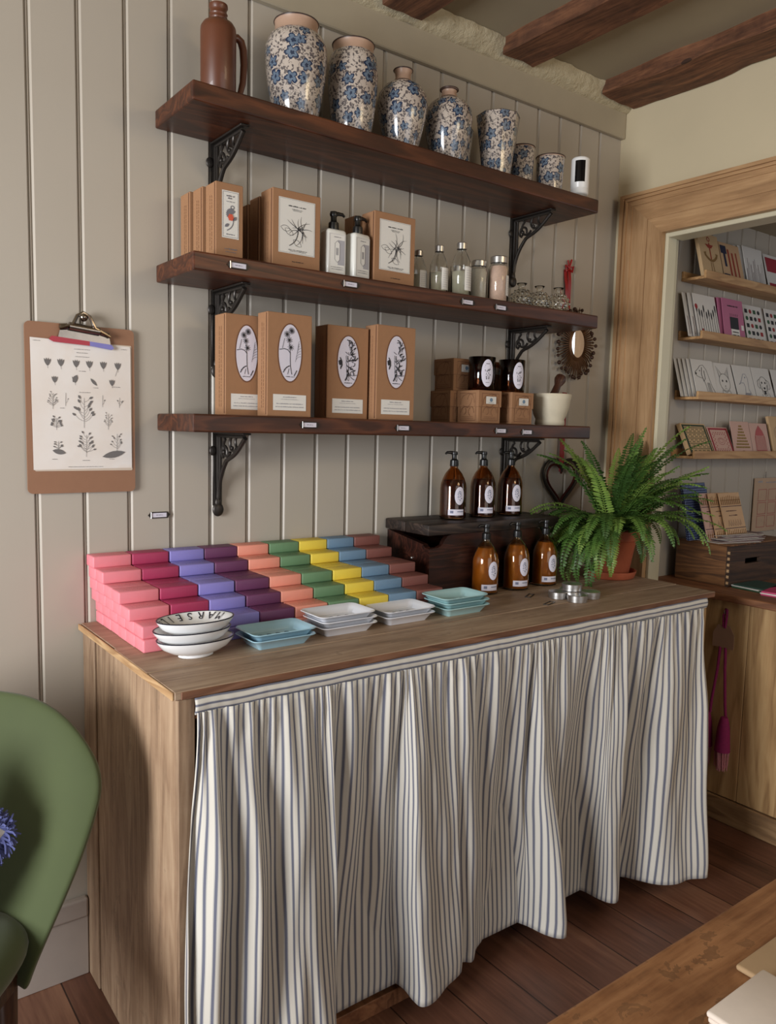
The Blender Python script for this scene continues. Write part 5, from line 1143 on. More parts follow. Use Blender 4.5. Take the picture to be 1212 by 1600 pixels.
# ------------------------------------------------------------------ alcove: ledges and cards
ledge_z = (1.962, 1.744, 1.522, 1.300)
ll_ = ('topmost', 'second from the top', 'third from the top', 'lowest')
for z, l in zip(ledge_z, ll_):
    t = thing('picture_ledge', 'narrow pale wooden card ledge on the alcove wall, ' + l, 'ledge', (2.69, -0.15, z), 0, 'card ledges on the alcove wall')
    MB().box(0, 1.75, -0.092, -0.001, 0, 0.010, 0.001, 1).build('base', M_LEDGE, t); MB().box(0, 1.75, -0.102, -0.0925, 0, 0.030, 0.001, 1).build('front_lip', M_LEDGE, t); MB().box(0, 1.75, -0.010, -0.001, 0.0105, 0.036, 0.001, 1).build('back_lip', M_LEDGE, t)
def drawing(kind, P, w, h, t):
    k = 1.5; d = MB(); r = random.Random(hash_(kind))
    e = None
    if kind == 'brushes':
        for i in range(9):
            x = w * (0.08 + 0.105 * i); hh = h * r.uniform(0.5, 0.72); P.line(d, [(x, h * 0.04), (x, hh)], 0.0022, k); P.ellipse(d, x, hh, 0.0042, h * 0.09, k + 0.3, 14)
        d.build('drawing', M_INK, t, False, False); e = MB()
        P.ellipse(e, w * 0.08, h * 0.70, w * 0.06, h * 0.06, k + 0.6, 14); P.rect(e, w * 0.2, h * 0.03, w * 0.26, h * 0.2, k + 0.6); P.rect(e, w * 0.32, h * 0.03, w * 0.38, h * 0.14, k + 0.6); e.build('red_marks', plain('dull_red_ink', C(150, 44, 48), 0.7) if 'dull_red_ink' not in bpy.data.materials else bpy.data.materials['dull_red_ink'], t, False, False)
    elif kind == 'bottle_pink':
        P.words(d, w * 0.5, h * 0.82, w * 0.5, h * 0.035, r, k); P.rect(d, w * 0.32, h * 0.30, w * 0.72, h * 0.58, k); P.rect(d, w * 0.34, h * 0.04, w * 0.74, h * 0.09, k)
        for i in range(5): P.line(d, [(w * (0.36 + 0.08 * i), h * 0.6), (w * (0.34 + 0.09 * i), h * 0.66)], 0.002, k)
        d.build('drawing', M_INK, t, False, False); e = MB(); P.rect(e, w * 0.34, h * 0.09, w * 0.74, h * 0.30, k); P.rect(e, w * 0.84, h * 0.30, w * 0.96, h * 0.42, k); e.build('white_panel', M_PAPER, t, False, False)
        g = MB(); P.words(g, w * 0.54, h * 0.22, w * 0.3, h * 0.03, r, k + 1); P.words(g, w * 0.54, h * 0.15, w * 0.34, h * 0.03, r, k + 1); g.build('lettering', M_INK, t, False, False)
    elif kind == 'icons':
        reds, greens = MB(), MB()
        for i in range(4):
            for j_ in range(5):
                x, y = w * (0.14 + 0.22 * i), h * (0.12 + 0.18 * j_); tgt = (d, reds, greens, d)[(i + 2 * j_) % 4]; P.ellipse(tgt, x, y, w * 0.07, h * 0.055, k, 10) if (i + j_) % 2 else P.rect(tgt, x - w * 0.07, y - h * 0.05, x + w * 0.07, y + h * 0.05, k)
        P.rect(d, w * 0.12, h * 0.02, w * 0.8, h * 0.07, k + 0.4)
        d.build('drawing', M_INK, t, False, False); reds.build('red_marks', bpy.data.materials.get('dull_red_ink') or plain('dull_red_ink', C(150, 44, 48), 0.7), t, False, False); greens.build('green_marks', bpy.data.materials.get('bottle_green_ink') or plain('bottle_green_ink', C(48, 84, 58), 0.7), t, False, False)
    elif kind == 'lines':
        for i in range(12): P.line(d, [(w * (0.08 + 0.075 * i), h * 0.05), (w * (0.08 + 0.075 * i) + 0.001, h * r.uniform(0.4, 0.75))], r.uniform(0.001, 0.003), k)
        d.build('drawing', bpy.data.materials.get('wine_ink') or plain('wine_ink', C(92, 56, 66), 0.7), t, False, False)
    elif kind == 'anchor':
        P.line(d, [(w * 0.5, h * 0.42), (w * 0.5, h * 0.80)], 0.007, k); P.shape(d, [(w * 0.30, h * 0.76), (w * 0.70, h * 0.76), (w * 0.58, h * 0.68), (w * 0.42, h * 0.68)], k + 0.3); P.oring(d, w * 0.5, h * 0.88, w * 0.06, w * 0.06, 0.004, k)
        d.build('red_anchor', bpy.data.materials.get('rust_red_ink') or plain('rust_red_ink', C(150, 52, 34), 0.7), t, False, False)
        e = MB(); P.line(e, curve((w * 0.22, h * 0.52), (w * 0.80, h * 0.52), -0.28, 12), 0.010, k + 0.6); P.line(e, [(w * 0.46, h * 0.36), (w * 0.44, h * 0.04)], 0.003, k + 0.6); P.line(e, [(w * 0.54, h * 0.36), (w * 0.58, h * 0.04)], 0.003, k + 0.6); P.shape(e, [(w * 0.16, h * 0.56), (w * 0.28, h * 0.58), (w * 0.24, h * 0.46)], k + 0.8); P.shape(e, [(w * 0.86, h * 0.56), (w * 0.74, h * 0.58), (w * 0.78, h * 0.46)], k + 0.8)
        e.build('brown_hook', bpy.data.materials.get('ochre_ink') or plain('ochre_ink', C(132, 98, 52), 0.7), t, False, False)
    elif kind == 'figures':
        for i, c_ in enumerate((0, 1, 2)):
            pass
        P.rect(d, w * 0.04, h * 0.72, w * 0.32, h * 0.92, k); P.rect(d, w * 0.14, h * 0.40, w * 0.24, h * 0.74, k); P.rect(d, w * 0.02, h * 0.03, w * 0.30, h * 0.22, k)
        d.build('navy_blocks', bpy.data.materials.get('navy_ink') or plain('navy_ink', C(32, 34, 60), 0.7), t, False, False)
        e = MB(); P.rect(e, w * 0.36, h * 0.2, w * 0.44, h * 0.85, k); P.rect(e, w * 0.54, h * 0.1, w * 0.62, h * 0.78, k); P.rect(e, w * 0.74, h * 0.1, w * 0.80, h * 0.8, k); e.build('tan_bars', bpy.data.materials.get('rust_red_ink') or plain('rust_red_ink', C(150, 52, 34), 0.7), t, False, False)
    elif kind == 'redblocks':
        P.rect(d, w * 0.08, h * 0.55, w * 0.92, h * 0.92, k); P.rect(d, w * 0.08, h * 0.06, w * 0.92, h * 0.26, k); d.build('red_blocks', bpy.data.materials.get('crimson_ink') or plain('crimson_ink', C(148, 34, 50), 0.7), t, False, False)
    elif kind in ('hound', 'cat', 'goose', 'dog', 'capdog'):
        L = lambda pts, wd=0.0016, kk=k: P.line(d, [(w * a, h * b) for a, b in pts], wd, kk)
        O = lambda cx, cy, rx, ry, wd=0.0016: P.oring(d, w * cx, h * cy, w * rx, h * ry, wd, k)
        if kind == 'hound':
            L([(0.10, 0.66), (0.24, 0.74), (0.38, 0.84), (0.52, 0.86), (0.64, 0.74), (0.70, 0.55), (0.78, 0.3), (0.95, 0.05)]); L([(0.10, 0.66), (0.14, 0.56), (0.30, 0.52), (0.42, 0.5), (0.50, 0.34), (0.56, 0.05)]); L([(0.44, 0.8), (0.38, 0.6), (0.44, 0.42), (0.52, 0.5), (0.52, 0.72)], 0.003)
            P.ellipse(d, w * 0.12, h * 0.62, 0.005, 0.005, k + 0.5, 12); P.ellipse(d, w * 0.32, h * 0.70, 0.0025, 0.003, k + 0.5, 10)
            for i in range(7): L([(0.6 + 0.03 * i, 0.05), (0.58 + 0.02 * i, 0.4)], 0.0008)
        elif kind == 'cat':
            O(0.5, 0.46, 0.26, 0.24); L([(0.28, 0.58), (0.20, 0.90), (0.42, 0.68)]); L([(0.58, 0.68), (0.78, 0.90), (0.74, 0.56)]); L([(0.28, 0.62), (0.25, 0.82), (0.36, 0.68)], 0.001); L([(0.66, 0.67), (0.74, 0.82), (0.71, 0.6)], 0.001)
            P.ellipse(d, w * 0.40, h * 0.50, 0.004, 0.005, k + 0.5, 12); P.ellipse(d, w * 0.60, h * 0.50, 0.004, 0.005, k + 0.5, 12); P.ellipse(d, w * 0.5, h * 0.36, 0.003, 0.002, k + 0.5, 8); L([(0.5, 0.36), (0.5, 0.30), (0.44, 0.27)], 0.001); L([(0.5, 0.30), (0.56, 0.27)], 0.001)
            L([(0.26, 0.06), (0.32, 0.24), (0.5, 0.18), (0.68, 0.24), (0.76, 0.06)]); 
            for i in range(6): L([(0.3 + 0.08 * i, 0.02), (0.32 + 0.075 * i, 0.14)], 0.0022)
        elif kind == 'goose':
            L([(0.44, 0.5), (0.30, 0.50), (0.18, 0.44), (0.34, 0.56), (0.42, 0.66), (0.50, 0.76), (0.62, 0.76), (0.70, 0.64), (0.68, 0.46), (0.66, 0.32), (0.76, 0.18), (0.8, 0.04)]); L([(0.44, 0.5), (0.50, 0.38), (0.46, 0.26), (0.40, 0.14), (0.42, 0.04)])
            P.ellipse(d, w * 0.56, h * 0.66, 0.003, 0.0035, k + 0.5, 10)
            for i in range(9): L([(0.42 + 0.035 * i, 0.04), (0.46 + 0.03 * i, 0.22)], 0.0016)
        else:
            O(0.52, 0.52, 0.22, 0.22); L([(0.32, 0.66), (0.20, 0.6), (0.18, 0.44), (0.28, 0.38), (0.36, 0.52)], 0.002); L([(0.70, 0.66), (0.84, 0.6), (0.86, 0.42), (0.76, 0.36), (0.68, 0.5)], 0.002); P.ellipse(d, w * 0.43, h * 0.56, 0.0045, 0.005, k + 0.5, 12); P.ellipse(d, w * 0.62, h * 0.56, 0.0045, 0.005, k + 0.5, 12); P.ellipse(d, w * 0.53, h * 0.40, 0.007, 0.005, k + 0.5, 12)
            L([(0.40, 0.46), (0.38, 0.30), (0.50, 0.18), (0.64, 0.20), (0.68, 0.32), (0.64, 0.46)]); P.rect(d, w * 0.47, h * 0.22, w * 0.58, h * 0.33, k + 0.3); L([(0.30, 0.03), (0.36, 0.22)]); L([(0.72, 0.26), (0.84, 0.03)])
            if kind == 'capdog': P.shape(d, [(w * 0.3, h * 0.72), (w * 0.74, h * 0.72), (w * 0.68, h * 0.86), (w * 0.36, h * 0.86)], k + 0.6)
        d.build('animal_drawing', M_INK if kind != 'goose' else bpy.data.materials.get('slate_ink') or M_INK, t, False, False)
    elif kind in ('lattice', 'redlattice'):
        n = 16
        for i in range(n):
            for j_ in range(n):
                edge = min(i, j_, n - 1 - i, n - 1 - j_)
                if kind == 'redlattice':
                    if edge == 0 or (edge in (2, 3) and (i + j_) % 2 == 0): pass
                    else: continue
                elif (i * 7 + j_ * 5 + (i * j_) % 3) % 3 == 0 and edge > 0: continue
                x, y = w * (0.04 + 0.92 * i / n), h * (0.04 + 0.92 * j_ / n); P.rect(d, x, y, x + w * 0.036 * (1.7 if edge == 0 else 1), y + h * 0.030 * (1.9 if edge == 0 else 1), k)
        if kind == 'redlattice': P.oring(d, w * 0.5, h * 0.5, w * 0.16, h * 0.12, 0.0012, k + 0.4); P.oring(d, w * 0.5, h * 0.52, w * 0.09, h * 0.07, 0.001, k + 0.5)
        d.build('lattice_print', (bpy.data.materials.get('forest_ink') or plain('forest_ink', C(46, 62, 44), 0.7)) if kind == 'lattice' else (bpy.data.materials.get('crimson_ink') or plain('crimson_ink', C(148, 34, 50), 0.7)), t, False, False)
    elif kind == 'tree':
        for row in range(8):
            n = row + 2
            for i in range(n): P.ellipse(d, w * (0.5 + (i - (n - 1) / 2) * 0.085), h * (0.86 - row * 0.088), w * 0.036, h * 0.030, k + row * 0.05, 10)
        d.build('cut_tree', bpy.data.materials.get('gold_ink') or plain('gold_ink', C(138, 112, 42), 0.7), t, False, False); e = MB(); P.rect(e, w * 0.44, h * 0.06, w * 0.56, h * 0.14, k); P.rect(e, w * 0.3, h * 0.04, w * 0.7, h * 0.07, k); e.build('tree_stand', M_KRAFTD, t, False, False)
    elif kind == 'dome':
        q = [(0.2, 0.16), (0.8, 0.16), (0.78, 0.55), (0.68, 0.75), (0.5, 0.92), (0.32, 0.75), (0.22, 0.55)]
        for i in range(7): P.line(d, [(w * (0.26 + 0.08 * i), h * 0.14), (w * (0.28 + 0.073 * i), h * (0.60 + 0.02 * (3 - abs(3 - i))))], 0.004, k)
        P.shape(d, [(w * 0.26, h * 0.62), (w * 0.76, h * 0.62), (w * 0.66, h * 0.78), (w * 0.5, h * 0.92), (w * 0.36, h * 0.78)], k + 0.3); P.line(d, [(w * a, h * b) for a, b in q + q[:1]], 0.003, k + 0.5)
        d.build('pink_dome', bpy.data.materials.get('rose_ink') or plain('rose_ink', C(172, 84, 84), 0.7), t, False, False); e = MB(); P.rect(e, w * 0.14, h * 0.05, w * 0.86, h * 0.14, k); e.build('ochre_base', bpy.data.materials.get('ochre_ink') or plain('ochre_ink', C(132, 98, 52), 0.7), t, False, False)
    elif kind == 'swirl':
        for i in range(4): P.oring(d, w * 0.5, h * 0.55, w * 0.08 * (i + 1), h * 0.05 * (i + 1), 0.0014, k)
        d.build('drawing', M_GREYINK, t, False, False)
def hash_(s): return sum(ord(c) * (i + 3) for i, c in enumerate(s))
def card(name, lab, cat, x, z, w, h, mat, kind, group, yb=-0.226, lean=0.045, th=0.0016, copies=0):
    ca = math.asin(min(0.9, lean / h))
    t = thing(name, lab, cat, (x, yb, z), 0, group); t.rotation_euler = (-ca, 0, 0); t.location.z += th * sin(ca) + 0.0003
    MB().box(0, w, 0, th, 0, h, 0.0004, 1).build('card_sheet', mat, t)
    if kind: drawing(kind, Plane2((0, -0.0001, 0), lift=0.0004), w, h, t)
    return t
CW = plain('greeting_card_white', C(208, 204, 198), 0.6, var=0.01); CT = plain('greeting_card_tan', C(196, 160, 122), 0.65, var=0.02); CP = plain('greeting_card_pink', C(178, 104, 134), 0.6, var=0.01); CB = plain('birch_panel', C(198, 166, 124), 0.6, var=0.04); CPk = plain('palest_pink_card', C(196, 160, 146), 0.65, var=0.02)
g1, g2, g3, g4 = 'cards on the topmost ledge', 'cards on the second ledge', 'animal cards on the third ledge', 'cards on the lowest ledge'
za, zb, zc, zd = [z + 0.0105 for z in ledge_z]
card('wooden_print', 'thick wooden panel with a red anchor print on the topmost ledge', 'print', 2.722, za, 0.135, 0.175, CB, 'anchor', g1, th=0.014)
card('greeting_card', 'tan card with navy blocks beside the wooden anchor print', 'card', 2.866, za, 0.145, 0.165, CT, 'figures', g1)
for k in range(3): card('greeting_card', ['white card with wine-coloured lines, front of its three on the topmost ledge', 'white card right behind the wine-lined card, its edge showing', 'white card furthest back behind the wine-lined card'][k], 'card', 3.030 - 0.018 * k, za, 0.145, 0.172, CW, 'lines' if k == 0 else None, g1, yb=-0.226 + 0.009 * k, lean=0.04)
card('greeting_card', 'white card with crimson blocks at the picture edge of the topmost ledge', 'card', 3.195, za, 0.15, 0.168, CW, 'redblocks', g1)
for k in range(3): card('greeting_card', ['white card with a row of dark brushes, front of three', 'white card behind the brush card, its edge showing', 'white card furthest back behind the brush card'][k], 'card', 2.712 - 0.020 * k, zb, 0.150, 0.170, CW, 'brushes' if k < 1 else 'lines', g2, yb=-0.226 + 0.009 * k, lean=0.042)
for k in range(3): card('greeting_card', ['pink card with a black bottle picture, front of three', 'pink card behind the black bottle card, its edge showing', 'pink card furthest back behind the black bottle card'][k], 'card', 2.890 - 0.017 * k, zb, 0.150, 0.170, CP, 'bottle_pink' if k == 0 else None, g2, yb=-0.226 + 0.009 * k, lean=0.030)
for k in range(2): card('greeting_card', ['white card with red, green and black picture squares, nearest the pink card', 'white card tucked behind the picture-square card beside the pink card'][k], 'card', 3.062 - 0.014 * k, zb, 0.145, 0.168, CW, 'icons' if k == 0 else None, g2, yb=-0.226 + 0.009 * k, lean=0.042)
for k in range(2): card('greeting_card', ['white card with picture squares at the picture edge of the second ledge', 'white card behind the picture-square card at the picture edge'][k], 'card', 3.230 - 0.018 * k, zb, 0.145, 0.168, CW, 'icons' if k == 0 else None, g2, yb=-0.226 + 0.009 * k, lean=0.042)
for k in range(5): card('greeting_card', ['white card with a long-eared hound drawing, front of its pack', 'white card directly behind the hound card', 'white card second behind the hound card', 'white card third behind the hound card', 'white card at the very back of the hound pack'][k], 'card', 2.728 - 0.015 * k, zc, 0.145, 0.150, CW, 'hound' if k == 0 else None, g3, yb=-0.226 + 0.008 * k, lean=0.042)
for x, kind, l in ((2.870, 'cat', 'white card with a pointed-eared cat drawing'), (3.020, 'goose', 'white card with a goose drawing'), (3.165, 'dog', 'white card with a floppy-eared dog face drawing'), (3.322, 'capdog', 'white card with a capped animal drawing at the picture edge')):
    card('greeting_card', l, 'card', x, zc, 0.140, 0.148, CW, kind, g3, yb=-0.2265)
    if kind in ('goose', 'dog'): card('greeting_card', 'white card just behind the ' + kind + ' card', 'card', x - 0.022, zc, 0.140, 0.148, CW, None, g3, yb=-0.217)
card('wooden_print', 'pale wooden panel with a dark green lattice print', 'print', 2.705, zd, 0.165, 0.128, CB, 'lattice', g4, lean=0.055, th=0.016)
card('greeting_card', 'pink square card with a crimson lattice print', 'card', 2.880, zd, 0.145, 0.122, CPk, 'redlattice', g4, lean=0.05)
card('greeting_card', 'blush card with a gold cut-out tree', 'card', 3.020, zd, 0.140, 0.142, CPk, 'tree', g4, lean=0.035)
card('greeting_card', 'blush card with a pink striped dome', 'card', 3.165, zd, 0.140, 0.138, CPk, 'dome', g4, lean=0.035)
card('wooden_print', 'wooden panel with a grey swirl at the picture edge of the lowest ledge', 'print', 3.335, zd, 0.150, 0.170, CB, 'swirl', g4, th=0.012)

# ------------------------------------------------------------------ on the sill: crate, notebooks, papers, booklets, hanging card
cr = thing('wooden_crate', 'aged wooden crate with a slot handle standing on the alcove sill', 'crate', (2.694, -0.418, 0.8405))
def panel_slot(mb, w, h, t, sx0, sx1, sz0, sz1):
    mb.box(0, w, 0, t, 0, sz0); mb.box(0, w, 0, t, sz1, h); mb.box(0, sx0, 0, t, sz0, sz1); mb.box(sx1, w, 0, t, sz0, sz1); return mb
panel_slot(MB(), 0.42, 0.148, 0.014, 0.105, 0.215, 0.078, 0.098).build('front_panel', wood('crate_front_stain', C(34, 22, 14), C(62, 41, 26), C(90, 62, 40), 'x', 1.2, 0.5), cr)
MB().box(0, 0.014, 0.0145, 0.220, 0, 0.148, 0.001, 1).build('end_panel', M_CRATE, cr); MB().box(0.406, 0.42, 0.0145, 0.220, 0, 0.148, 0.001, 1).build('end_panel', M_CRATE, cr)
MB().box(0.0145, 0.4055, 0.206, 0.220, 0, 0.148).build('back_panel', M_CRATE, cr); MB().box(0.0145, 0.4055, 0.0145, 0.2055, 0, 0.006).build('bottom_panel', M_CRATE, cr)
fj = MB()
for k in range(6): fj.box(-0.0006, 0.0, 0.0005, 0.010, 0.010 + k * 0.022, 0.020 + k * 0.022)
fj.build('finger_joints', M_EDGE, cr)
MB().box(0.0, 0.42, 0.0, 0.22, 0.1485, 0.1545, 0.001, 1).build('lid_panel', M_CRATE, cr)
zt_ = 0.8405 + 0.155
rp = random.Random(31); PS = [plain('flyer_paper_%s' % n_, c_, 0.6, var=0.02) for n_, c_ in (('white', C(186, 178, 172)), ('mauve', C(128, 108, 110)))]
for k in range(9):
    t = MB().box(-0.105, 0.105, -0.07, 0.07, 0, 0.0022).build('flyer', PS[k % 2], None); t.location = (2.80 + 0.030 * (k % 4) + 0.03 * (k // 4), -0.335 + 0.006 * k, zt_ + 0.0002 + 0.0024 * k); t.rotation_euler = (0, 0, rp.uniform(-0.25, 0.1))
    tag(t, 'loose paper flyer in the fanned pile on top of the wooden crate', 'paper', 'flyers fanned out on the crate')
def dotted(name, base, dot, scale, th=0.35):
    n = NT(name); v = n.coords('Object', (scale, scale, scale)); vo = n.n('ShaderNodeTexVoronoi'); vo.inputs['Scale'].default_value = 1; vo.inputs['Randomness'].default_value = 0.1; n.l(v, vo.inputs['Vector'])
    n.l(n.mix(n.math('LESS_THAN', vo.outputs['Distance'], th), base, dot), n.b.inputs['Base Color']); n.b.inputs['Roughness'].default_value = 0.6; return n.m
MD = dotted('navy_dotted_cover', C(28, 40, 84), C(120, 140, 180), 110, 0.30)
for k in range(2):
    t = MB().box(0, 0.155, 0, 0.010, 0, 0.215 - 0.02 * k, 0.001, 1).build('notebook', MD, None); t.location = (2.672 - 0.012 * k, -0.262 - 0.013 * k, zt_ + 0.0005 + 0.022 * 0); t.rotation_euler = (radians(-12), 0, 0)
    tag(t, ['navy dotted notebook at the back, standing tallest on the crate', 'navy dotted notebook in front of its taller twin on the crate'][k], 'notebook', 'navy notebooks behind the giraffe pads')
def giraffe(k, lab, x):
    t = thing('patterned_pad', lab, 'pad', (x, -0.325 - 0.010 * k, zt_ + 0.0016), 0, 'pads with brown animal bands'); t.rotation_euler = (radians(-17), 0, 0)
    w, h = 0.145, 0.182
    MB().box(0, w, 0, 0.004, 0, h, 0.0006, 1).build('cover', CT if k else CPk, t)
    P = Plane2((0, -0.0001, 0), lift=0.0004); r = random.Random(k); d = MB()
    for yb_ in (0.02, 0.74):
        for i in range(11):
            x0 = w * (0.04 + 0.088 * i); y0 = h * yb_; hh = h * 0.20
            P.line(d, [(x0, y0), (x0 + 0.002, y0 + hh * 0.5), (x0 + 0.006, y0 + hh * r.uniform(0.8, 1.0))], 0.0032, 1 + 0.02 * i); P.line(d, [(x0 + 0.006, y0), (x0 + 0.004, y0 + hh * 0.45)], 0.002, 1.1); P.ellipse(d, x0 + 0.003, y0 + hh * 0.5, 0.005, 0.0035, 1.3, 8)
    d.build('animal_band', bpy.data.materials.get('giraffe_brown') or plain('giraffe_brown', C(122, 82, 30), 0.7), t, False, False)
    e = MB(); P.rect(e, 0.0, h * 0.235, w, h * 0.25, 1); P.rect(e, 0, h * 0.70, w, h * 0.715, 1); P.words(e, w * 0.45, h * 0.60, w * 0.5, h * 0.02, r, 1); P.words(e, w * 0.5, h * 0.50, w * 0.4, h * 0.025, r, 1)
    for i in range(6): P.line(e, [(w * (0.2 + 0.11 * i), h * 0.28), (w * (0.24 + 0.11 * i), h * 0.42), (w * (0.28 + 0.11 * i), h * 0.30)], 0.0016, 1)
    e.build('lettering', bpy.data.materials.get('mauve_ink') or plain('mauve_ink', C(70, 44, 52), 0.7), t, False, False)
giraffe(0, 'pad with brown animal bands, at the back near the fern', 2.700); giraffe(1, 'pad with brown animal bands, between its two twins', 2.745); giraffe(2, 'pad with brown animal bands, in front, furthest from the fern', 2.800)
bkc = [C(196, 60, 110), C(224, 210, 206), C(54, 88, 62), C(214, 212, 206), C(196, 60, 110), C(40, 70, 60)]
for k in range(6):
    t = MB().box(-0.075, 0.075, -0.055, 0.055, 0, 0.0045, 0.0004, 1).build('booklet', plain('booklet_cover_%s' % 'abcdef'[k], bkc[k], 0.55), None)
    t.location = ((2.745, 2.742, 2.775, 2.778, 2.748, 2.780)[k], (-0.565, -0.563, -0.520, -0.522, -0.561, -0.524)[k] if False else (-0.60, -0.602, -0.486, -0.484, -0.598, -0.488)[k], 0.8405 + 0.0048 * (0, 1, 0, 1, 2, 2)[k])
    t.rotation_euler = (0, 0, radians((8, 5, -4, -7, 10, -2)[k]))
    tag(t, ['pink booklet at the bottom of the pile nearest the sill edge', 'white booklet in the pile nearest the sill edge', 'green booklet at the bottom of the pile beside the crate', 'white booklet in the pile beside the crate', 'pink booklet on top of the pile nearest the sill edge', 'dark green booklet on top of the pile beside the crate'][k], 'booklet', 'booklets on the sill')
hc = thing('hanging_card', 'tall beige card with six framed squares hung on the alcove wall', 'card', (3.310, -0.152, 0.975), 0)
MB().prism([(0, 0), (0.21, 0), (0.21, 0.235), (0.0, 0.235)], (0, -0.004, 0), (1, 0, 0), (0, 0, 1), 0.003).build('card_sheet', plain('beige_card', C(184, 156, 130), 0.65), hc)
P = Plane2((0, -0.0071, 0)); d = MB(); rr_ = random.Random(4)
for i in range(2):
    for j_ in range(3): P.frame(d, 0.035 + 0.085 * i, 0.018 + 0.058 * j_, 0.105 + 0.085 * i, 0.070 + 0.058 * j_, 0.0022)
d.build('framed_squares', bpy.data.materials.get('rose_ink'), hc, False, False)
d = MB(); P.words(d, 0.045, 0.215, 0.04, 0.010, rr_); P.words(d, 0.14, 0.213, 0.09, 0.006, rr_); d.build('lettering', M_LTINK, hc, False, False)
MB().tube([(0.09, -0.006, 0.232), (0.088, -0.006, 0.25), (0.09, -0.006, 0.262), (0.092, -0.006, 0.25), (0.09, -0.006, 0.232)], 0.0012, 6).build('hook_loop', M_CHROME, hc, True)

# tassels hanging on the alcove base
ts = thing('tassel_tieback', 'pair of magenta tassels on a brown tag, hung by the counter', 'tassel', (2.617, -0.465, 0.0))
MB().prism([(-0.040, 0.640), (0.040, 0.640), (0.040, 0.690), (0.022, 0.722), (-0.022, 0.722), (-0.040, 0.690)], (-0.012, 0, 0), (0, -1, 0), (0, 0, 1), 0.002).build('card_tag', M_TAG, ts)
MB().tube([(-0.013, -0.004, 0.712), (-0.014, -0.008, 0.755), (-0.008, -0.004, 0.778), (-0.006, 0.0, 0.780), (-0.010, 0.006, 0.755), (-0.013, 0.002, 0.715)], 0.0045, 8).build('hanging_loop', M_MAGENTA, ts, True)
for s_ in (1, -1):
    MB().tube([(-0.012, s_ * 0.010, 0.642), (-0.013, s_ * 0.014, 0.56), (-0.014, 0.026 * s_ + 0.002, 0.44), (-0.015, 0.030 * s_, 0.395)], 0.0052, 8).build('cord', M_MAGENTA, ts, True)
    tt = MB().lathe([(0, 0.402), (0.012, 0.398), (0.016, 0.385), (0.021, 0.36), (0.026, 0.29), (0.027, 0.275), (0, 0.275)], 20, -0.030, 0.034 * s_); tt.build('tassel_head', M_MAGENTA, ts, True)
    fg = MB(); rq = random.Random(s_)
    for k in range(90):
        a = rq.uniform(0, 2 * pi); rd_ = 0.025 * sqrt(rq.random()); x, y = -0.030 + rd_ * cos(a), 0.034 * s_ + rd_ * sin(a); fg.tube([(x, y, 0.278), (x * 1.05, y + 0.004 * cos(a), 0.235), (x * 1.06, y + 0.006 * cos(a), 0.205 + rq.uniform(0, 0.02))], 0.0011, 4, False)
    fo = fg.build('fringe', M_PINKTH, ts, False, False)
MB().tube([(0.003, 0, 0.765), (-0.016, 0, 0.765), (-0.018, 0, 0.776)], 0.002, 6).build('hook', M_ALU, ts, True)

# ------------------------------------------------------------------ green chair and fringed cushion
gc = thing('armchair', 'green velvet tub chair beside the counter, at the lower left', 'armchair', (0.190, -0.33, 0.0), radians(-40))
def back(u, v):
    # u around the outline section (closed), v across width
    pass
def shell(side):
    """curved backrest shell; t across -1..1, h up; thickness along local y (front = -y)"""
    mb = MB(); nt, nh = 48, 24
    def P3(t, h, off):
        w = 0.195 + 0.10 * sin(min(1, h * 1.05) * pi / 2) ** 1.2           # half width by height
        w *= 1 - 0.13 * max(0, (h - 0.78) / 0.22) ** 2
        topz = 0.862 - 0.085 * abs(t) ** 3.5
        z = 0.375 + (topz - 0.375) * h
        curv = 0.08 * abs(t) ** 2.2 * (1.05 - 0.45 * h)                    # sides wrap forward
        y = 0.0 + 0.09 * h - curv
        return Vector((t * w, y + off, z))
    F_ = [[P3(-1 + 2 * i / nt, j / nh, -0.030 * (1 - abs(-1 + 2 * i / nt) ** 6 * 0.7) * (1 - (j / nh) ** 8 * 0.8)) for i in range(nt + 1)] for j in range(nh + 1)]
    B_ = [[P3(-1 + 2 * i / nt, j / nh, +0.035 * (1 - abs(-1 + 2 * i / nt) ** 6 * 0.7) * (1 - (j / nh) ** 8 * 0.8)) for i in range(nt + 1)] for j in range(nh + 1)]
    fv = [[mb.bm.verts.new(p) for p in row] for row in F_]; bv = [[mb.bm.verts.new(p) for p in row] for row in B_]
    for j in range(nh):
        for i in range(nt): mb.bm.faces.new((fv[j][i], fv[j][i + 1], fv[j + 1][i + 1], fv[j + 1][i])); mb.bm.faces.new((bv[j][i + 1], bv[j][i], bv[j + 1][i], bv[j + 1][i + 1]))
    for i in range(nt): mb.bm.faces.new((fv[nh][i], fv[nh][i + 1], bv[nh][i + 1], bv[nh][i])); mb.bm.faces.new((fv[0][i + 1], fv[0][i], bv[0][i], bv[0][i + 1]))
    for j in range(nh): mb.bm.faces.new((fv[j][0], fv[j + 1][0], bv[j + 1][0], bv[j][0])); mb.bm.faces.new((fv[j + 1][nt], fv[j][nt], bv[j][nt], bv[j + 1][nt]))
    return mb
bk = shell(0).build('backrest', M_VELVET, gc, True, True, 80)
bk.modifiers.new('sub', 'SUBSURF').levels = 1; bk.modifiers['sub'].render_levels = 2
def seat(u, v):
    a = 2 * pi * u; ph = -pi / 2 + pi * v; ex = 0.5
    sg = lambda x, e: math.copysign(abs(x) ** e, x)
    return (0.205 * sg(cos(a), 0.55) * abs(cos(ph)) ** 0.35, -0.20 + 0.20 * sg(sin(a), 0.55) * abs(cos(ph)) ** 0.35, 0.452 + 0.048 * sin(ph))
st = MB().grid(seat, 48, 14, None, True).build('seat', M_VELVET, gc, True, True, 80)
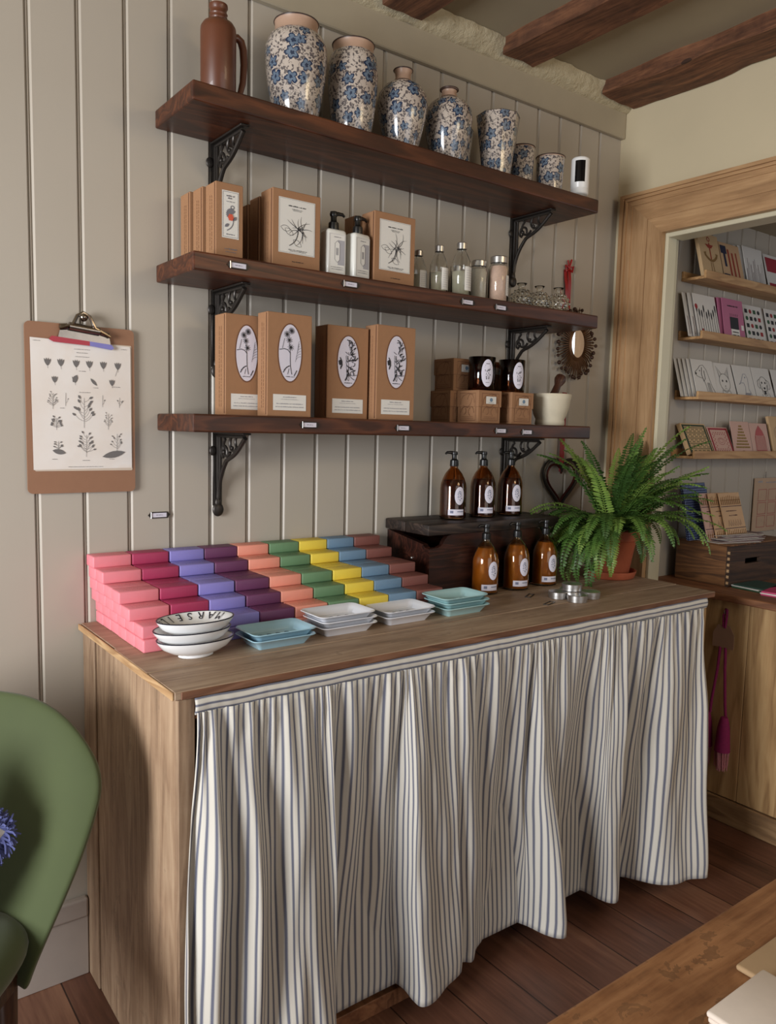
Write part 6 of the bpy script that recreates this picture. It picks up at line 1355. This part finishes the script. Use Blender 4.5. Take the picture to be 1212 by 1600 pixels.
for sx, sy in ((-0.15, -0.07), (0.15, -0.07), (-0.15, -0.34), (0.15, -0.34)):
    MB().lathe([(0, 0), (0.010, 0), (0.018, 0.369), (0, 0.369)], 16, sx, sy).build('leg', M_LEG, gc, True)
MB().box(-0.175, 0.175, -0.37, -0.03, 0.370, 0.404, 0.01, 2).build('seat_frame', M_LEG, gc)
cu = thing('cushion', 'blue fringed cushion resting on the green chair, cut by the picture edge', 'cushion', (0.135, -0.455, 0.652), radians(-30))
cu.rotation_euler = (radians(-8), radians(43), radians(-12))
def cus(u, v):
    a, b = -1 + 2 * u, -1 + 2 * v; return (0.15 * a, 0, 0.12 * b)
cm_ = MB(); 
cm_.grid(lambda u, v: (0.095 * (2 * u - 1), -0.05 * (1 - abs(2 * u - 1) ** 3) * (1 - abs(2 * v - 1) ** 3), 0.095 * (2 * v - 1)), 20, 20); cm_.grid(lambda u, v: (0.095 * (1 - 2 * u), 0.05 * (1 - abs(2 * u - 1) ** 3) * (1 - abs(2 * v - 1) ** 3), 0.095 * (2 * v - 1)), 20, 20)
cm_.build('cover', plain('pale_cushion_cloth', C(196, 190, 178), 0.85), cu, True, False)
fz = MB(); rz_ = random.Random(12)
for k in range(1300):
    t = rz_.random() * 4; e = t % 1 * 2 - 1; s_ = int(t)
    p0 = Vector({0: (0.095 * e, 0, 0.095), 1: (0.095, 0, 0.095 * e), 2: (0.095 * e, 0, -0.095), 3: (-0.095, 0, 0.095 * e)}[s_]); out = Vector({0: (0, 0, 1), 1: (1, 0, 0), 2: (0, 0, -1), 3: (-1, 0, 0)}[s_])
    dd_ = (out + Vector((rz_.uniform(-.8, .8), rz_.uniform(-.9, .9), rz_.uniform(-.8, .8)))).normalized() * rz_.uniform(0.02, 0.036); fz.tube([p0, p0 + dd_ * 0.6, p0 + dd_ + Vector((0, 0, -0.005))], [0.0026, 0.0022, 0.0016], 4, False)
fz.build('yarn_fringe', M_BLUEYARN, cu, False, False)

# ------------------------------------------------------------------ table in the foreground with folded linens
tb = thing('table', 'worn brown wooden table cutting the lower right corner', 'table', (0, 0, 0))
MB().box(0.35, 1.85, -1.62, -1.414, 0.715, 0.750, 0.004, 2).build('top_board', M_TABLE, tb); MB().box(0.35, 1.85, -1.83, -1.6215, 0.715, 0.750, 0.004, 2).build('top_board', M_TABLE, tb)
for x in (0.42, 1.72):
    for y in (-1.78, -1.52): MB().box(x, x + 0.07, y, y + 0.07, 0.0, 0.7145, 0.004, 1).build('leg', M_TABLE, tb)
def cloth(name, lab, mat, x, y, z, w, d, n, rz):
    t = thing(name, lab, 'cloth', (x, y, z), radians(rz), 'folded cloths on the table')
    for k in range(n):
        MB().box(0.004 * (k % 2), w, 0.003 * ((k + 1) % 2), d, k * 0.0085 + 0.0003, k * 0.0085 + 0.008, 0.0036, 3).build('fold', mat, t, True)
    return t
cloth('folded_cloth', 'beige folded cloth on the table, the flat one by the picture edge', M_LINEN2, 0.873, -1.76, 0.7503, 0.45, 0.272, 1, 0)
cloth('folded_cloth', 'pale folded linens with white edges, stacked at the table corner', M_LINEN, 0.752, -1.76, 0.7503, 0.118, 0.238, 3, 0)
